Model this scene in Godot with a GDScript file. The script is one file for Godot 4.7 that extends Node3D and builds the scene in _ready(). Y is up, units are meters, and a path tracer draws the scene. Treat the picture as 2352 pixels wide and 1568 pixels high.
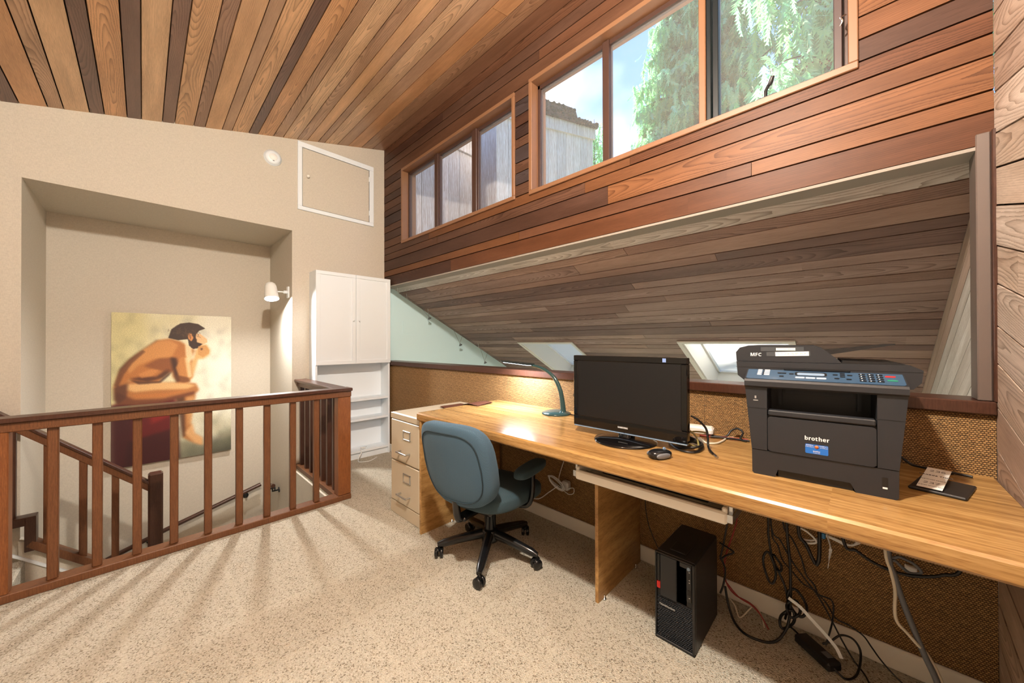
extends Node3D
# A loft study under a cedar ceiling: clerestory wall along z = 0, end wall along x = 0,
# boarded wall at x = RW, stairwell in the corner between them. Metres, y up.

const RW := 4.394            # boarded wall on the right
const BACK := 4.3            # wall behind the camera
const PITCH := 0.261         # fall of the ceiling away from the clerestory wall
const EAVE := 3.548          # height of the ceiling at the clerestory wall
const DESK := 0.789          # height of the desk top

var M := {}                  # materials
var rng := RandomNumberGenerator.new()
var taken := {}

# ---------------------------------------------------------------- nodes
func numbered(called: String) -> String:
	var k: int = taken.get(called, 0)
	taken[called] = k + 1
	return called if k == 0 else "%s_%03d" % [called, k]

func tag(o: Node3D, label: String, category: String, group := "", kind := "") -> Node3D:
	o.set_meta("label", label)
	o.set_meta("category", category)
	if group: o.set_meta("group", group)
	if kind: o.set_meta("kind", kind)
	return o

func thing(called: String, label: String, category: String, at := Vector3.ZERO, turn := 0.0, group := "", kind := "") -> Node3D:
	var o := Node3D.new()
	o.name = numbered(called)
	add_child(o)
	o.position = at
	o.rotation.y = turn
	return tag(o, label, category, group, kind)

func new_st() -> SurfaceTool:
	var st := SurfaceTool.new()
	st.begin(Mesh.PRIMITIVE_TRIANGLES)
	st.set_smooth_group(-1)
	return st

func obj(called: String, st: SurfaceTool, m: Material, parent: Node = null) -> MeshInstance3D:
	st.generate_normals()
	var o := MeshInstance3D.new()
	o.mesh = st.commit()
	o.material_override = m
	if parent == null:
		o.name = numbered(called)
		add_child(o)
	else:
		o.name = called
		parent.add_child(o, true)
	return o

# ---------------------------------------------------------------- shapes
func tri_out(st: SurfaceTool, a: Vector3, b: Vector3, c: Vector3, mid: Vector3) -> void:
	if (b - a).cross(c - a).dot((a + b + c) / 3.0 - mid) > 0.0:
		var t := b
		b = c
		c = t
	st.add_vertex(a); st.add_vertex(b); st.add_vertex(c)

func quad_out(st: SurfaceTool, a: Vector3, b: Vector3, c: Vector3, d: Vector3, mid: Vector3) -> void:
	tri_out(st, a, b, c, mid)
	tri_out(st, a, c, d, mid)

# a box with chamfered edges, centred on c
func bev(st: SurfaceTool, c: Vector3, s: Vector3, r := 0.0, xf := Transform3D()) -> void:
	var h := s / 2.0
	r = minf(r, minf(h.x, minf(h.y, h.z)) * 0.95)
	var mid := xf * c
	if r <= 0.0:
		for ax in 3:
			for sg in [-1.0, 1.0]:
				var p := []
				for q in [[-1, -1], [1, -1], [1, 1], [-1, 1]]:
					var v := Vector3.ZERO
					v[ax] = sg * h[ax]
					v[(ax + 1) % 3] = q[0] * h[(ax + 1) % 3]
					v[(ax + 2) % 3] = q[1] * h[(ax + 2) % 3]
					p.append(xf * (c + v))
				quad_out(st, p[0], p[1], p[2], p[3], mid)
		return
	var pt := func(sx: float, sy: float, sz: float, ax: int) -> Vector3:
		var v := Vector3(sx * (h.x - r), sy * (h.y - r), sz * (h.z - r))
		var sg := [sx, sy, sz]
		v[ax] = sg[ax] * h[ax]
		return xf * (c + v)
	for ax in 3:
		var b := (ax + 1) % 3
		var d := (ax + 2) % 3
		for sg in [-1.0, 1.0]:
			var p := []
			for q in [[-1, -1], [1, -1], [1, 1], [-1, 1]]:
				var s3 := [0.0, 0.0, 0.0]
				s3[ax] = sg; s3[b] = float(q[0]); s3[d] = float(q[1])
				p.append(pt.call(s3[0], s3[1], s3[2], ax))
			quad_out(st, p[0], p[1], p[2], p[3], mid)
		# edges that run along ax
		for q in [[-1, -1], [1, -1], [1, 1], [-1, 1]]:
			var e := []
			for w in [[-1.0, b], [1.0, b], [1.0, d], [-1.0, d]]:
				var s3 := [0.0, 0.0, 0.0]
				s3[ax] = w[0]; s3[b] = float(q[0]); s3[d] = float(q[1])
				e.append(pt.call(s3[0], s3[1], s3[2], w[1]))
			quad_out(st, e[0], e[1], e[2], e[3], mid)
	for sx in [-1.0, 1.0]:
		for sy in [-1.0, 1.0]:
			for sz in [-1.0, 1.0]:
				tri_out(st, pt.call(sx, sy, sz, 0), pt.call(sx, sy, sz, 1), pt.call(sx, sy, sz, 2), mid)

# a box from corner to corner
func bx(st: SurfaceTool, lo: Vector3, hi: Vector3, r := 0.0, xf := Transform3D()) -> void:
	bev(st, (lo + hi) / 2.0, (hi - lo).abs(), r, xf)

func box_obj(called: String, lo: Vector3, hi: Vector3, m: Material, parent: Node = null, r := 0.003) -> MeshInstance3D:
	var st := new_st()
	bx(st, lo, hi, r)
	return obj(called, st, m, parent)

# polygon in the local xy plane, pushed along local z from 0 to depth
func prism(st: SurfaceTool, poly: PackedVector2Array, depth: float, xf := Transform3D()) -> void:
	var p := poly.duplicate()
	if Geometry2D.is_polygon_clockwise(p):
		p.reverse()
	var idx := Geometry2D.triangulate_polygon(p)
	var far := Vector3(0, 0, depth)
	var up := depth > 0.0
	for k in range(0, idx.size(), 3):
		var a := Vector3(p[idx[k]].x, p[idx[k]].y, 0)
		var b := Vector3(p[idx[k + 1]].x, p[idx[k + 1]].y, 0)
		var c := Vector3(p[idx[k + 2]].x, p[idx[k + 2]].y, 0)
		if ((b - a).cross(c - a).z > 0.0) == up:
			st.add_vertex(xf * a); st.add_vertex(xf * b); st.add_vertex(xf * c)
			st.add_vertex(xf * (a + far)); st.add_vertex(xf * (c + far)); st.add_vertex(xf * (b + far))
		else:
			st.add_vertex(xf * a); st.add_vertex(xf * c); st.add_vertex(xf * b)
			st.add_vertex(xf * (a + far)); st.add_vertex(xf * (b + far)); st.add_vertex(xf * (c + far))
	for k in p.size():
		var a := Vector3(p[k].x, p[k].y, 0)
		var b := Vector3(p[(k + 1) % p.size()].x, p[(k + 1) % p.size()].y, 0)
		if up:
			for v in [a, b + far, b, a, a + far, b + far]: st.add_vertex(xf * v)
		else:
			for v in [a, b, b + far, a, b + far, a + far]: st.add_vertex(xf * v)

func pv(a: Array) -> PackedVector2Array:
	var out := PackedVector2Array()
	for k in range(0, a.size(), 2): out.append(Vector2(a[k], a[k + 1]))
	return out

func round_rect(w: float, h: float, r: float, n := 5, at := Vector2.ZERO) -> PackedVector2Array:
	var out := PackedVector2Array()
	for q in 4:
		var c := Vector2((w / 2 - r) * (1 if q in [0, 3] else -1), (h / 2 - r) * (1 if q < 2 else -1))
		for k in n + 1:
			var t := (q + float(k) / n) * PI / 2
			out.append(at + c + Vector2(cos(t), sin(t)) * r)
	return out

func smooth(pts: Array, n := 6) -> Array:
	var out := []
	for k in pts.size() - 1:
		var p0: Vector3 = pts[maxi(k - 1, 0)]
		var p1: Vector3 = pts[k]
		var p2: Vector3 = pts[k + 1]
		var p3: Vector3 = pts[mini(k + 2, pts.size() - 1)]
		for i in n:
			out.append(p1.cubic_interpolate(p2, p0, p3, float(i) / n))
	out.append(pts[-1])
	return out

func tube(st: SurfaceTool, pts: Array, r, sides := 8, closed := false) -> void:
	var rings := []
	var up := Vector3.ZERO
	var n := pts.size()
	for k in n:
		var d: Vector3
		if closed: d = (pts[(k + 1) % n] - pts[(k - 1 + n) % n]).normalized()
		else: d = (pts[mini(k + 1, n - 1)] - pts[maxi(k - 1, 0)]).normalized()
		if up == Vector3.ZERO:
			up = d.cross(Vector3.UP if absf(d.y) < 0.9 else Vector3.RIGHT).normalized()
		up = (up - d * up.dot(d)).normalized()
		var side := d.cross(up)
		var ring := []
		var rad: float = r[k] if r is Array else r
		for s in sides:
			var t := TAU * s / sides
			ring.append(pts[k] + (up * cos(t) + side * sin(t)) * rad)
		rings.append(ring)
	st.set_smooth_group(0)
	for k in (n if closed else n - 1):
		var a: Array = rings[k]
		var b: Array = rings[(k + 1) % n]
		var mid: Vector3 = (pts[k] + pts[(k + 1) % n]) / 2.0
		for s in sides:
			quad_out(st, a[s], a[(s + 1) % sides], b[(s + 1) % sides], b[s], mid)
	st.set_smooth_group(-1)
	if not closed:
		for e in [0, n - 1]:
			var inside: Vector3 = pts[1] if e == 0 else pts[n - 2]
			for s in range(1, sides - 1):
				tri_out(st, rings[e][0], rings[e][s], rings[e][s + 1], inside)

# turned shape; profile of [radius, height]; a repeated point starts a sharp edge
func lathe(st: SurfaceTool, prof: Array, sides := 24, xf := Transform3D()) -> void:
	var g := 1
	st.set_smooth_group(g)
	for k in prof.size() - 1:
		var a: Array = prof[k]
		var b: Array = prof[k + 1]
		if a[0] == b[0] and a[1] == b[1]:
			g += 1
			st.set_smooth_group(g)
			continue
		for s in sides:
			var t0 := TAU * s / sides
			var t1 := TAU * (s + 1) / sides
			var p0 := xf * Vector3(a[0] * cos(t0), a[1], a[0] * sin(t0))
			var p1 := xf * Vector3(a[0] * cos(t1), a[1], a[0] * sin(t1))
			var p2 := xf * Vector3(b[0] * cos(t1), b[1], b[0] * sin(t1))
			var p3 := xf * Vector3(b[0] * cos(t0), b[1], b[0] * sin(t0))
			if a[0] > 0.0: st.add_vertex(p0); st.add_vertex(p3); st.add_vertex(p1)
			if b[0] > 0.0: st.add_vertex(p1); st.add_vertex(p3); st.add_vertex(p2)
	st.set_smooth_group(-1)

# superellipsoid, bent by a callable
func blob(st: SurfaceTool, rad: Vector3, e1: float, e2: float, bend: Callable, nu := 40, nv := 24) -> void:
	var f := func(w: float, e: float) -> float: return signf(w) * pow(absf(w), e)
	var grid := []
	for j in nv + 1:
		var row := []
		var ph := -PI / 2 + PI * j / nv
		for i in nu:
			var th := TAU * i / nu
			row.append(bend.call(Vector3(rad.x * f.call(cos(ph), e1) * f.call(cos(th), e2), rad.y * f.call(cos(ph), e1) * f.call(sin(th), e2), rad.z * f.call(sin(ph), e1))))
		grid.append(row)
	var mid: Vector3 = bend.call(Vector3.ZERO)
	st.set_smooth_group(0)
	for j in nv:
		for i in nu:
			var a: Vector3 = grid[j][i]
			var b: Vector3 = grid[j][(i + 1) % nu]
			var c: Vector3 = grid[j + 1][(i + 1) % nu]
			var d: Vector3 = grid[j + 1][i]
			if a.distance_to(b) > 1e-6: tri_out(st, a, b, c, mid)
			if c.distance_to(d) > 1e-6: tri_out(st, a, c, d, mid)
	st.set_smooth_group(-1)

func text_mesh(called: String, words: String, height: float, m: Material, xf: Transform3D, parent: Node, bold := false, font := "Droid Sans") -> MeshInstance3D:
	var t := TextMesh.new()
	var f := SystemFont.new()
	f.font_names = PackedStringArray([font])
	f.font_weight = 700 if bold else 400
	t.font = f
	t.text = words
	t.font_size = 32
	t.pixel_size = height / 24.0
	t.depth = 0.0006
	var o := MeshInstance3D.new()
	o.mesh = t
	o.material_override = m
	o.name = called
	parent.add_child(o, true)
	o.transform = xf
	return o

# ---------------------------------------------------------------- boards
# Boards laid over the region of a plane: O origin, A along the boards, B across, N towards the viewer.
# edges: joints across; cuts: row -> places along A where two boards butt.
func lay_boards(parent: Node, called: String, o: Vector3, a: Vector3, b: Vector3, n: Vector3, region: Array, holes: Array, edges: Array, cuts: Dictionary, tones: Array, thick := 0.018, gap := 0.005, strips := 6) -> void:
	for row in edges.size() - 1:
		var b0: float = edges[row] + gap / 2
		var b1: float = edges[row + 1] - gap / 2
		var ends: Array = [-50.0] + cuts.get(row, []) + [50.0]
		for k in ends.size() - 1:
			var a0: float = ends[k] + 0.001
			var a1: float = ends[k + 1] - 0.001
			var shapes := [PackedVector2Array([Vector2(a0, b0), Vector2(a1, b0), Vector2(a1, b1), Vector2(a0, b1)])]
			var got := []
			for r in region:
				for s in shapes: got.append_array(Geometry2D.intersect_polygons(s, r))
			for h in holes:
				var left := []
				for s in got: left.append_array(Geometry2D.clip_polygons(s, h))
				got = left
			var own = tones[row % tones.size()] if tones.size() == edges.size() - 1 else tones[rng.randi() % tones.size()]
			var nth := k
			for s in got:
				var tone: Material = own[nth % own.size()] if own is Array else own
				nth += 1
				if s.size() < 3 or Geometry2D.is_polygon_clockwise(s) and got.size() == 1 and s.size() < 3: continue
				var st := new_st()
				var strip := rng.randi() % strips
				var off := rng.randf()
				var rise := rng.randf_range(-0.0012, 0.0012)
				var p: PackedVector2Array = s
				if Geometry2D.is_polygon_clockwise(p): p.reverse()
				var tri := Geometry2D.triangulate_polygon(p)
				if tri.is_empty(): continue
				var put := func(q: Vector2, deep: float) -> void:
					st.set_uv(Vector2(q.x / 4.5 + off, (strip + 0.04 + 0.92 * clampf((q.y - b0) / maxf(0.15, b1 - b0), 0, 1)) / strips))
					st.add_vertex(o + a * q.x + b * q.y + n * (rise - deep))
				for t in range(0, tri.size(), 3):
					for v in [0, 1, 2] if a.cross(b).dot(n) < 0 else [0, 2, 1]: put.call(p[tri[t + v]], 0.0)
				for e in p.size():
					var q0 := p[e]
					var q1 := p[(e + 1) % p.size()]
					if a.cross(b).dot(n) > 0:
						put.call(q0, 0.0); put.call(q1, 0.0); put.call(q1, thick)
						put.call(q0, 0.0); put.call(q1, thick); put.call(q0, thick)
					else:
						put.call(q0, 0.0); put.call(q1, thick); put.call(q1, 0.0)
						put.call(q0, 0.0); put.call(q0, thick); put.call(q1, thick)
				obj(called, st, tone, parent)

func rect2(x0: float, y0: float, x1: float, y1: float) -> PackedVector2Array:
	return PackedVector2Array([Vector2(x0, y0), Vector2(x1, y0), Vector2(x1, y1), Vector2(x0, y1)])

# ---------------------------------------------------------------- materials
func mat(c: Color, rough := 0.6, metal := 0.0, more := {}) -> StandardMaterial3D:
	var m := StandardMaterial3D.new()
	m.albedo_color = c
	m.roughness = rough
	m.metallic = metal
	for k in more: m.set(k, more[k])
	return m

func rgb8(r: int, g: int, b: int) -> Color:
	return Color(r / 255.0, g / 255.0, b / 255.0)

func tex_from(w: int, h: int, f: Callable) -> ImageTexture:
	var data := PackedByteArray()
	data.resize(w * h * 3)
	var k := 0
	for y in h:
		for x in w:
			var c: Color = f.call(x, y)
			data[k] = clampi(int(c.r * 255.0), 0, 255)
			data[k + 1] = clampi(int(c.g * 255.0), 0, 255)
			data[k + 2] = clampi(int(c.b * 255.0), 0, 255)
			k += 3
	return ImageTexture.create_from_image(Image.create_from_data(w, h, false, Image.FORMAT_RGB8, data))

func noise(kind: int, freq: float, octaves := 3, sd := 1) -> FastNoiseLite:
	var n := FastNoiseLite.new()
	n.noise_type = kind
	n.frequency = freq
	n.fractal_octaves = octaves
	n.seed = sd
	return n

# six strips of cedar, 4.5 m long and 0.15 m wide each: three with straight grain, three cut across the rings
func cedar_texture() -> ImageTexture:
	var n := noise(FastNoiseLite.TYPE_SIMPLEX_SMOOTH, 1.0, 2, 7)
	var fine := noise(FastNoiseLite.TYPE_SIMPLEX, 1.0, 2, 9)
	return tex_from(2048, 768, func(x: int, y: int) -> Color:
		var strip := y / 128
		var u := x / 2048.0 * 4.5
		var v := (y % 128) / 128.0 * 0.15
		var line := 0.0
		if strip < 3:
			var t := v + n.get_noise_2d(u * 0.5, strip * 20.0 + v * 5.0) * 0.012
			var ph := t * (150.0 + 45.0 * strip)
			line = pow(ph - floor(ph), 2.5) * (0.45 + 0.4 * n.get_noise_2d(v * 60.0, strip * 9.0 + 3.0))
		else:
			var c := 0.075 + 0.03 * n.get_noise_2d(u * 0.35, strip * 31.0)
			var d := 0.045 + 0.085 * n.get_noise_2d(u * 0.42, strip * 17.0 + 5.0)
			var rr := sqrt((v - c) * (v - c) * 1.4 + d * d)
			var ph := rr * 130.0 + 0.5 * n.get_noise_2d(u * 3.0, v * 20.0 + strip * 7.0)
			line = pow(ph - floor(ph), 3.0) * 0.95
		var fibre := fine.get_noise_2d(u * 9.0, v * 900.0 + strip * 50.0)
		var slow := n.get_noise_2d(u * 1.3, strip * 40.0 + v * 9.0)
		var w := clampf(0.90 - 0.26 * line + 0.06 * fibre + 0.10 * slow, 0.2, 1.0)
		return Color(pow(w, 0.95), pow(w, 1.08), pow(w, 1.2)))

func oak_texture() -> ImageTexture:
	var n := noise(FastNoiseLite.TYPE_SIMPLEX_SMOOTH, 1.0, 3, 21)
	var fine := noise(FastNoiseLite.TYPE_SIMPLEX, 1.0, 2, 22)
	return tex_from(1024, 512, func(x: int, y: int) -> Color:
		var u := x / 1024.0 * 2.0
		var v := y / 512.0 * 0.8
		var band := n.get_noise_2d(u * 0.7, v * 14.0)
		var dash := fine.get_noise_2d(u * 14.0, v * 520.0)
		var streak := n.get_noise_2d(u * 2.0 + 30.0, v * 60.0)
		var w := clampf(0.88 + 0.14 * band + 0.15 * streak - 0.2 * maxf(dash - 0.1, 0.0), 0.3, 1.0)
		return Color(pow(w, 0.9), pow(w, 1.12), pow(w, 1.45)))

# grasscloth: rows of short dashes, every other row set half a dash aside
func weave_value(x: int, y: int, n: FastNoiseLite) -> float:
	var row := y / 16
	var xx := (x + (8 if row % 2 else 0)) % 256
	var cx := fmod(xx, 16.0) / 16.0 - 0.5
	var cy := fmod(y, 16.0) / 16.0 - 0.5
	var jig := 0.12 * n.get_noise_2d(float(xx / 16) * 7.3, row * 5.1)
	return clampf(1.15 - pow(absf(cx) * 2.0, 3.0) * 0.9 - pow(absf(cy + jig) * 2.0, 2.0) * 1.1, 0.0, 1.0)

func make_materials() -> void:
	var cedar := cedar_texture()
	var n1 := noise(FastNoiseLite.TYPE_SIMPLEX, 1.0, 2, 3)
	var tones := {
		"red_cedar": [rgb8(114, 76, 50), rgb8(100, 64, 43), rgb8(128, 87, 57), rgb8(80, 54, 43), rgb8(106, 72, 53), rgb8(95, 68, 54)],
		"old_cedar": [rgb8(80, 57, 47), rgb8(66, 50, 46), rgb8(98, 68, 51), rgb8(72, 62, 62)],
		"light_ceiling": [rgb8(238, 192, 146), rgb8(230, 178, 130), rgb8(240, 202, 162)],
		"dark_ceiling": [rgb8(146, 112, 96), rgb8(126, 96, 84), rgb8(176, 138, 114), rgb8(204, 166, 134)],
		"grey_cedar": [rgb8(170, 138, 122), rgb8(154, 122, 108), rgb8(184, 154, 138), rgb8(136, 108, 98), rgb8(174, 146, 134)],
		"pale_cedar": [rgb8(218, 196, 178), rgb8(204, 180, 162), rgb8(226, 208, 194), rgb8(194, 170, 154)],
		"white_cedar": [rgb8(222, 218, 212), rgb8(210, 204, 197), rgb8(230, 227, 222)],
		"rail": [rgb8(138, 82, 46), rgb8(120, 68, 38), rgb8(156, 96, 54)],
	}
	for k in tones:
		var list := []
		for c in tones[k]:
			var m := mat(c, 0.5)
			m.albedo_texture = cedar
			m.metallic_specular = 0.4
			list.append(m)
		M[k] = list
	for k in ["light_ceiling", "dark_ceiling"]:
		for m in M[k]:
			m.roughness = 0.36
			m.metallic_specular = 0.55
	for k in ["red_cedar", "old_cedar"]:
		for m in M[k]:
			m.roughness = 0.46
			m.metallic_specular = 0.3
	# the same cedar on turned and joined pieces that carry no mapping of their own
	M.rail_wood = mat(rgb8(116, 76, 46), 0.38)
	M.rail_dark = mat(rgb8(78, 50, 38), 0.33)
	M.rail_post = mat(rgb8(138, 86, 46), 0.38)
	var stick := tex_from(128, 512, func(x: int, y: int) -> Color:
		var w := 0.86 + 0.10 * n1.get_noise_2d(x * 0.22, y * 0.012) + 0.08 * n1.get_noise_2d(x * 0.9, y * 0.05 + 40.0)
		return Color(pow(w, 0.9), pow(w, 1.2), pow(w, 1.4)))
	for m in [M.rail_wood, M.rail_dark, M.rail_post]:
		m.albedo_texture = stick
		m.uv1_triplanar = true
		m.uv1_scale = Vector3(6, 1.2, 6)
	M.siding = []
	for k in [rgb8(232, 236, 240), rgb8(222, 227, 233), rgb8(238, 240, 243)]:
		M.siding.append(mat(k, 0.85, 0.0, {"albedo_texture": stick, "uv1_triplanar": true, "uv1_scale": Vector3(2.2, 0.3, 2.2)}))
	M.casing = mat(rgb8(128, 91, 64), 0.45)
	M.post = mat(rgb8(100, 87, 80), 0.5)
	M.mullion = mat(rgb8(66, 44, 36), 0.45)
	M.strip = mat(rgb8(146, 137, 127), 0.7)
	M.backing = mat(rgb8(52, 34, 26), 0.9)
	M.desk = mat(rgb8(186, 148, 94), 0.2)
	M.desk.albedo_texture = oak_texture()
	M.desk.uv1_triplanar = true
	M.desk.uv1_world_triplanar = true
	M.desk.uv1_scale = Vector3(0.5, 1.25, 1.25)
	M.desk_side = mat(M.desk.albedo_color, 0.45)
	M.desk_side.albedo_texture = M.desk.albedo_texture
	M.desk_side.uv1_triplanar = true
	M.desk_side.uv1_scale = Vector3(1.2, 0.5, 0.5)
	# carpet: short loops with dark flecks
	var loops := NoiseTexture2D.new()
	loops.width = 512; loops.height = 512; loops.seamless = true
	var cell := noise(FastNoiseLite.TYPE_CELLULAR, 0.16, 1, 5)
	cell.cellular_return_type = FastNoiseLite.RETURN_CELL_VALUE
	cell.cellular_jitter = 1.0
	loops.noise = cell
	var ramp := Gradient.new()
	ramp.offsets = PackedFloat32Array([0.0, 0.07, 0.16, 0.5, 1.0])
	ramp.colors = PackedColorArray([rgb8(124, 115, 101), rgb8(150, 140, 123), rgb8(178, 170, 153), rgb8(192, 185, 169), rgb8(204, 198, 184)])
	loops.color_ramp = ramp
	var bumps := NoiseTexture2D.new()
	bumps.width = 512; bumps.height = 512; bumps.seamless = true
	var cell2 := noise(FastNoiseLite.TYPE_CELLULAR, 0.16, 1, 5)
	cell2.cellular_return_type = FastNoiseLite.RETURN_DISTANCE
	bumps.noise = cell2
	M.carpet = mat(Color.WHITE, 0.95, 0.0, {"albedo_texture": loops, "uv1_triplanar": true, "uv1_world_triplanar": true, "uv1_scale": Vector3(2.7, 2.7, 2.7), "heightmap_enabled": true, "heightmap_texture": bumps, "heightmap_scale": 0.5, "heightmap_flip_texture": true, "metallic_specular": 0.2})
	# grasscloth
	M.burlap = mat(rgb8(184, 145, 92), 0.8)
	M.burlap.albedo_texture = tex_from(256, 256, func(x: int, y: int) -> Color:
		var w := weave_value(x, y, n1)
		var t := 0.12 * n1.get_noise_2d(float(((x + (8 if (y / 16) % 2 else 0)) % 256) / 16) * 3.1, float(y / 16) * 9.7)
		var l := clampf(0.34 + 0.60 * w + t, 0.0, 1.0)
		return Color(l, pow(l, 1.12), pow(l, 1.3)))
	M.burlap.heightmap_enabled = true
	M.burlap.heightmap_texture = tex_from(256, 256, func(x: int, y: int) -> Color:
		var w := weave_value(x, y, n1)
		return Color(w, w, w))
	M.burlap.heightmap_scale = 0.12
	M.burlap.uv1_triplanar = true
	M.burlap.uv1_world_triplanar = true
	M.burlap.uv1_scale = Vector3(1 / 0.128, 1 / 0.112, 1 / 0.128)
	# linen wall covering
	M.linen = mat(rgb8(205, 197, 183), 0.85)
	M.linen.albedo_texture = tex_from(256, 256, func(x: int, y: int) -> Color:
		var w := 0.965 + 0.035 * n1.get_noise_2d(x * 0.9, y * 0.06) + 0.035 * n1.get_noise_2d(x * 0.06 + 90.0, y * 0.9)
		return Color(w, w, w * 0.995))
	M.linen.uv1_triplanar = true
	M.linen.uv1_world_triplanar = true
	M.linen.uv1_scale = Vector3(2.2, 2.2, 2.2)
	M.mint = mat(rgb8(206, 234, 238), 0.8)
	M.white = mat(rgb8(230, 237, 242), 0.4)
	M.white_rough = mat(rgb8(240, 240, 236), 0.7)
	M.trim_white = mat(rgb8(230, 226, 216), 0.55)
	M.black = mat(rgb8(26, 27, 29), 0.45)
	M.black_gloss = mat(rgb8(12, 12, 13), 0.08)
	M.screen = mat(rgb8(15, 16, 19), 0.32)
	M.printer = mat(rgb8(30, 33, 38), 0.5)
	M.printer_dark = mat(rgb8(14, 15, 17), 0.45)
	M.printer_panel = mat(rgb8(52, 78, 104), 0.3)
	M.grey_button = mat(rgb8(196, 206, 214), 0.5)
	M.lcd = mat(rgb8(128, 152, 178), 0.25)
	M.silver = mat(rgb8(214, 216, 220), 0.28, 0.85)
	M.print_white = mat(rgb8(226, 228, 230), 0.6)
	M.print_ink = mat(rgb8(48, 46, 50), 0.8)
	M.print_pencil = mat(rgb8(120, 116, 116), 0.8)
	M.sticker = mat(rgb8(36, 104, 190), 0.3)
	M.sticker_top = mat(rgb8(122, 150, 206), 0.3)
	M.sticker_medal = mat(rgb8(196, 112, 56), 0.4)
	M.paper = mat(rgb8(232, 230, 224), 0.8)
	M.tape = mat(rgb8(70, 74, 78), 0.25)
	M.file = mat(rgb8(192, 179, 156), 0.38)
	M.steel = mat(rgb8(200, 202, 204), 0.25, 1.0)
	M.brass_dark = mat(rgb8(70, 56, 40), 0.4, 0.7)
	M.fabric = mat(rgb8(84, 120, 146), 0.92, 0.0, {"rim_enabled": true, "rim": 0.5, "rim_tint": 0.6})
	M.fabric.albedo_texture = tex_from(256, 256, func(x: int, y: int) -> Color:
		var k := 0.72 + 0.2 * sin((x + y) * TAU / 8.0) + 0.14 * sin((x - y) * TAU / 16.0) + 0.14 * n1.get_noise_2d(x * 0.5, y * 0.5)
		return Color(k, k, k))
	M.fabric.uv1_triplanar = true
	M.fabric.uv1_scale = Vector3(9, 9, 9)
	M.fabric_seat = mat(rgb8(62, 90, 102), 0.92, 0.0, {"albedo_texture": M.fabric.albedo_texture, "uv1_triplanar": true, "uv1_scale": Vector3(9, 9, 9), "rim_enabled": true, "rim": 0.3})
	M.welt = mat(rgb8(30, 48, 58), 0.8)
	M.plastic = mat(rgb8(20, 21, 23), 0.22)
	M.lamp_green = mat(rgb8(46, 72, 74), 0.14)
	M.lamp_dark = mat(rgb8(30, 40, 42), 0.3)
	M.tray = mat(rgb8(238, 234, 222), 0.45)
	M.cable_black = mat(rgb8(20, 20, 21), 0.4)
	M.cable_white = mat(rgb8(226, 226, 224), 0.45)
	M.cable_cream = mat(rgb8(214, 206, 186), 0.45)
	M.cable_grey = mat(rgb8(104, 108, 114), 0.5)
	M.cable_red = mat(rgb8(140, 40, 36), 0.45)
	M.cable_olive = mat(rgb8(140, 128, 76), 0.45)
	M.blue_plug = mat(rgb8(40, 110, 160), 0.4)
	M.tie = mat(rgb8(226, 230, 232), 0.35)
	M.red = mat(rgb8(214, 40, 36), 0.4)
	M.leather = mat(rgb8(84, 46, 30), 0.55)
	M.wire = mat(rgb8(120, 126, 126), 0.35, 0.8)
	M.bronze = mat(rgb8(26, 34, 38), 0.35, 0.3)
	M.sash_brown = mat(rgb8(66, 50, 48), 0.5)
	M.moss = mat(rgb8(62, 66, 60), 0.95)
	M.shingle = mat(rgb8(86, 76, 70), 0.9)
	M.roofing = mat(rgb8(186, 180, 172), 0.95)
	M.bark = mat(rgb8(56, 52, 52), 0.95)
	M.ground = mat(rgb8(92, 98, 66), 1.0)
	M.glass = mat(Color(1, 1, 1, 0.04), 0.02, 0.0, {"transparency": BaseMaterial3D.TRANSPARENCY_ALPHA, "metallic_specular": 0.3})
	M.acrylic = mat(rgb8(246, 248, 250), 0.5, 0.0, {"backlight_enabled": true, "backlight": Color(1, 1, 1)})
	M.leaf = mat(rgb8(186, 216, 192), 0.7, 0.0, {"vertex_color_use_as_albedo": true, "backlight_enabled": true, "backlight": Color(0.8, 0.95, 0.85), "cull_mode": BaseMaterial3D.CULL_DISABLED})

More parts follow.
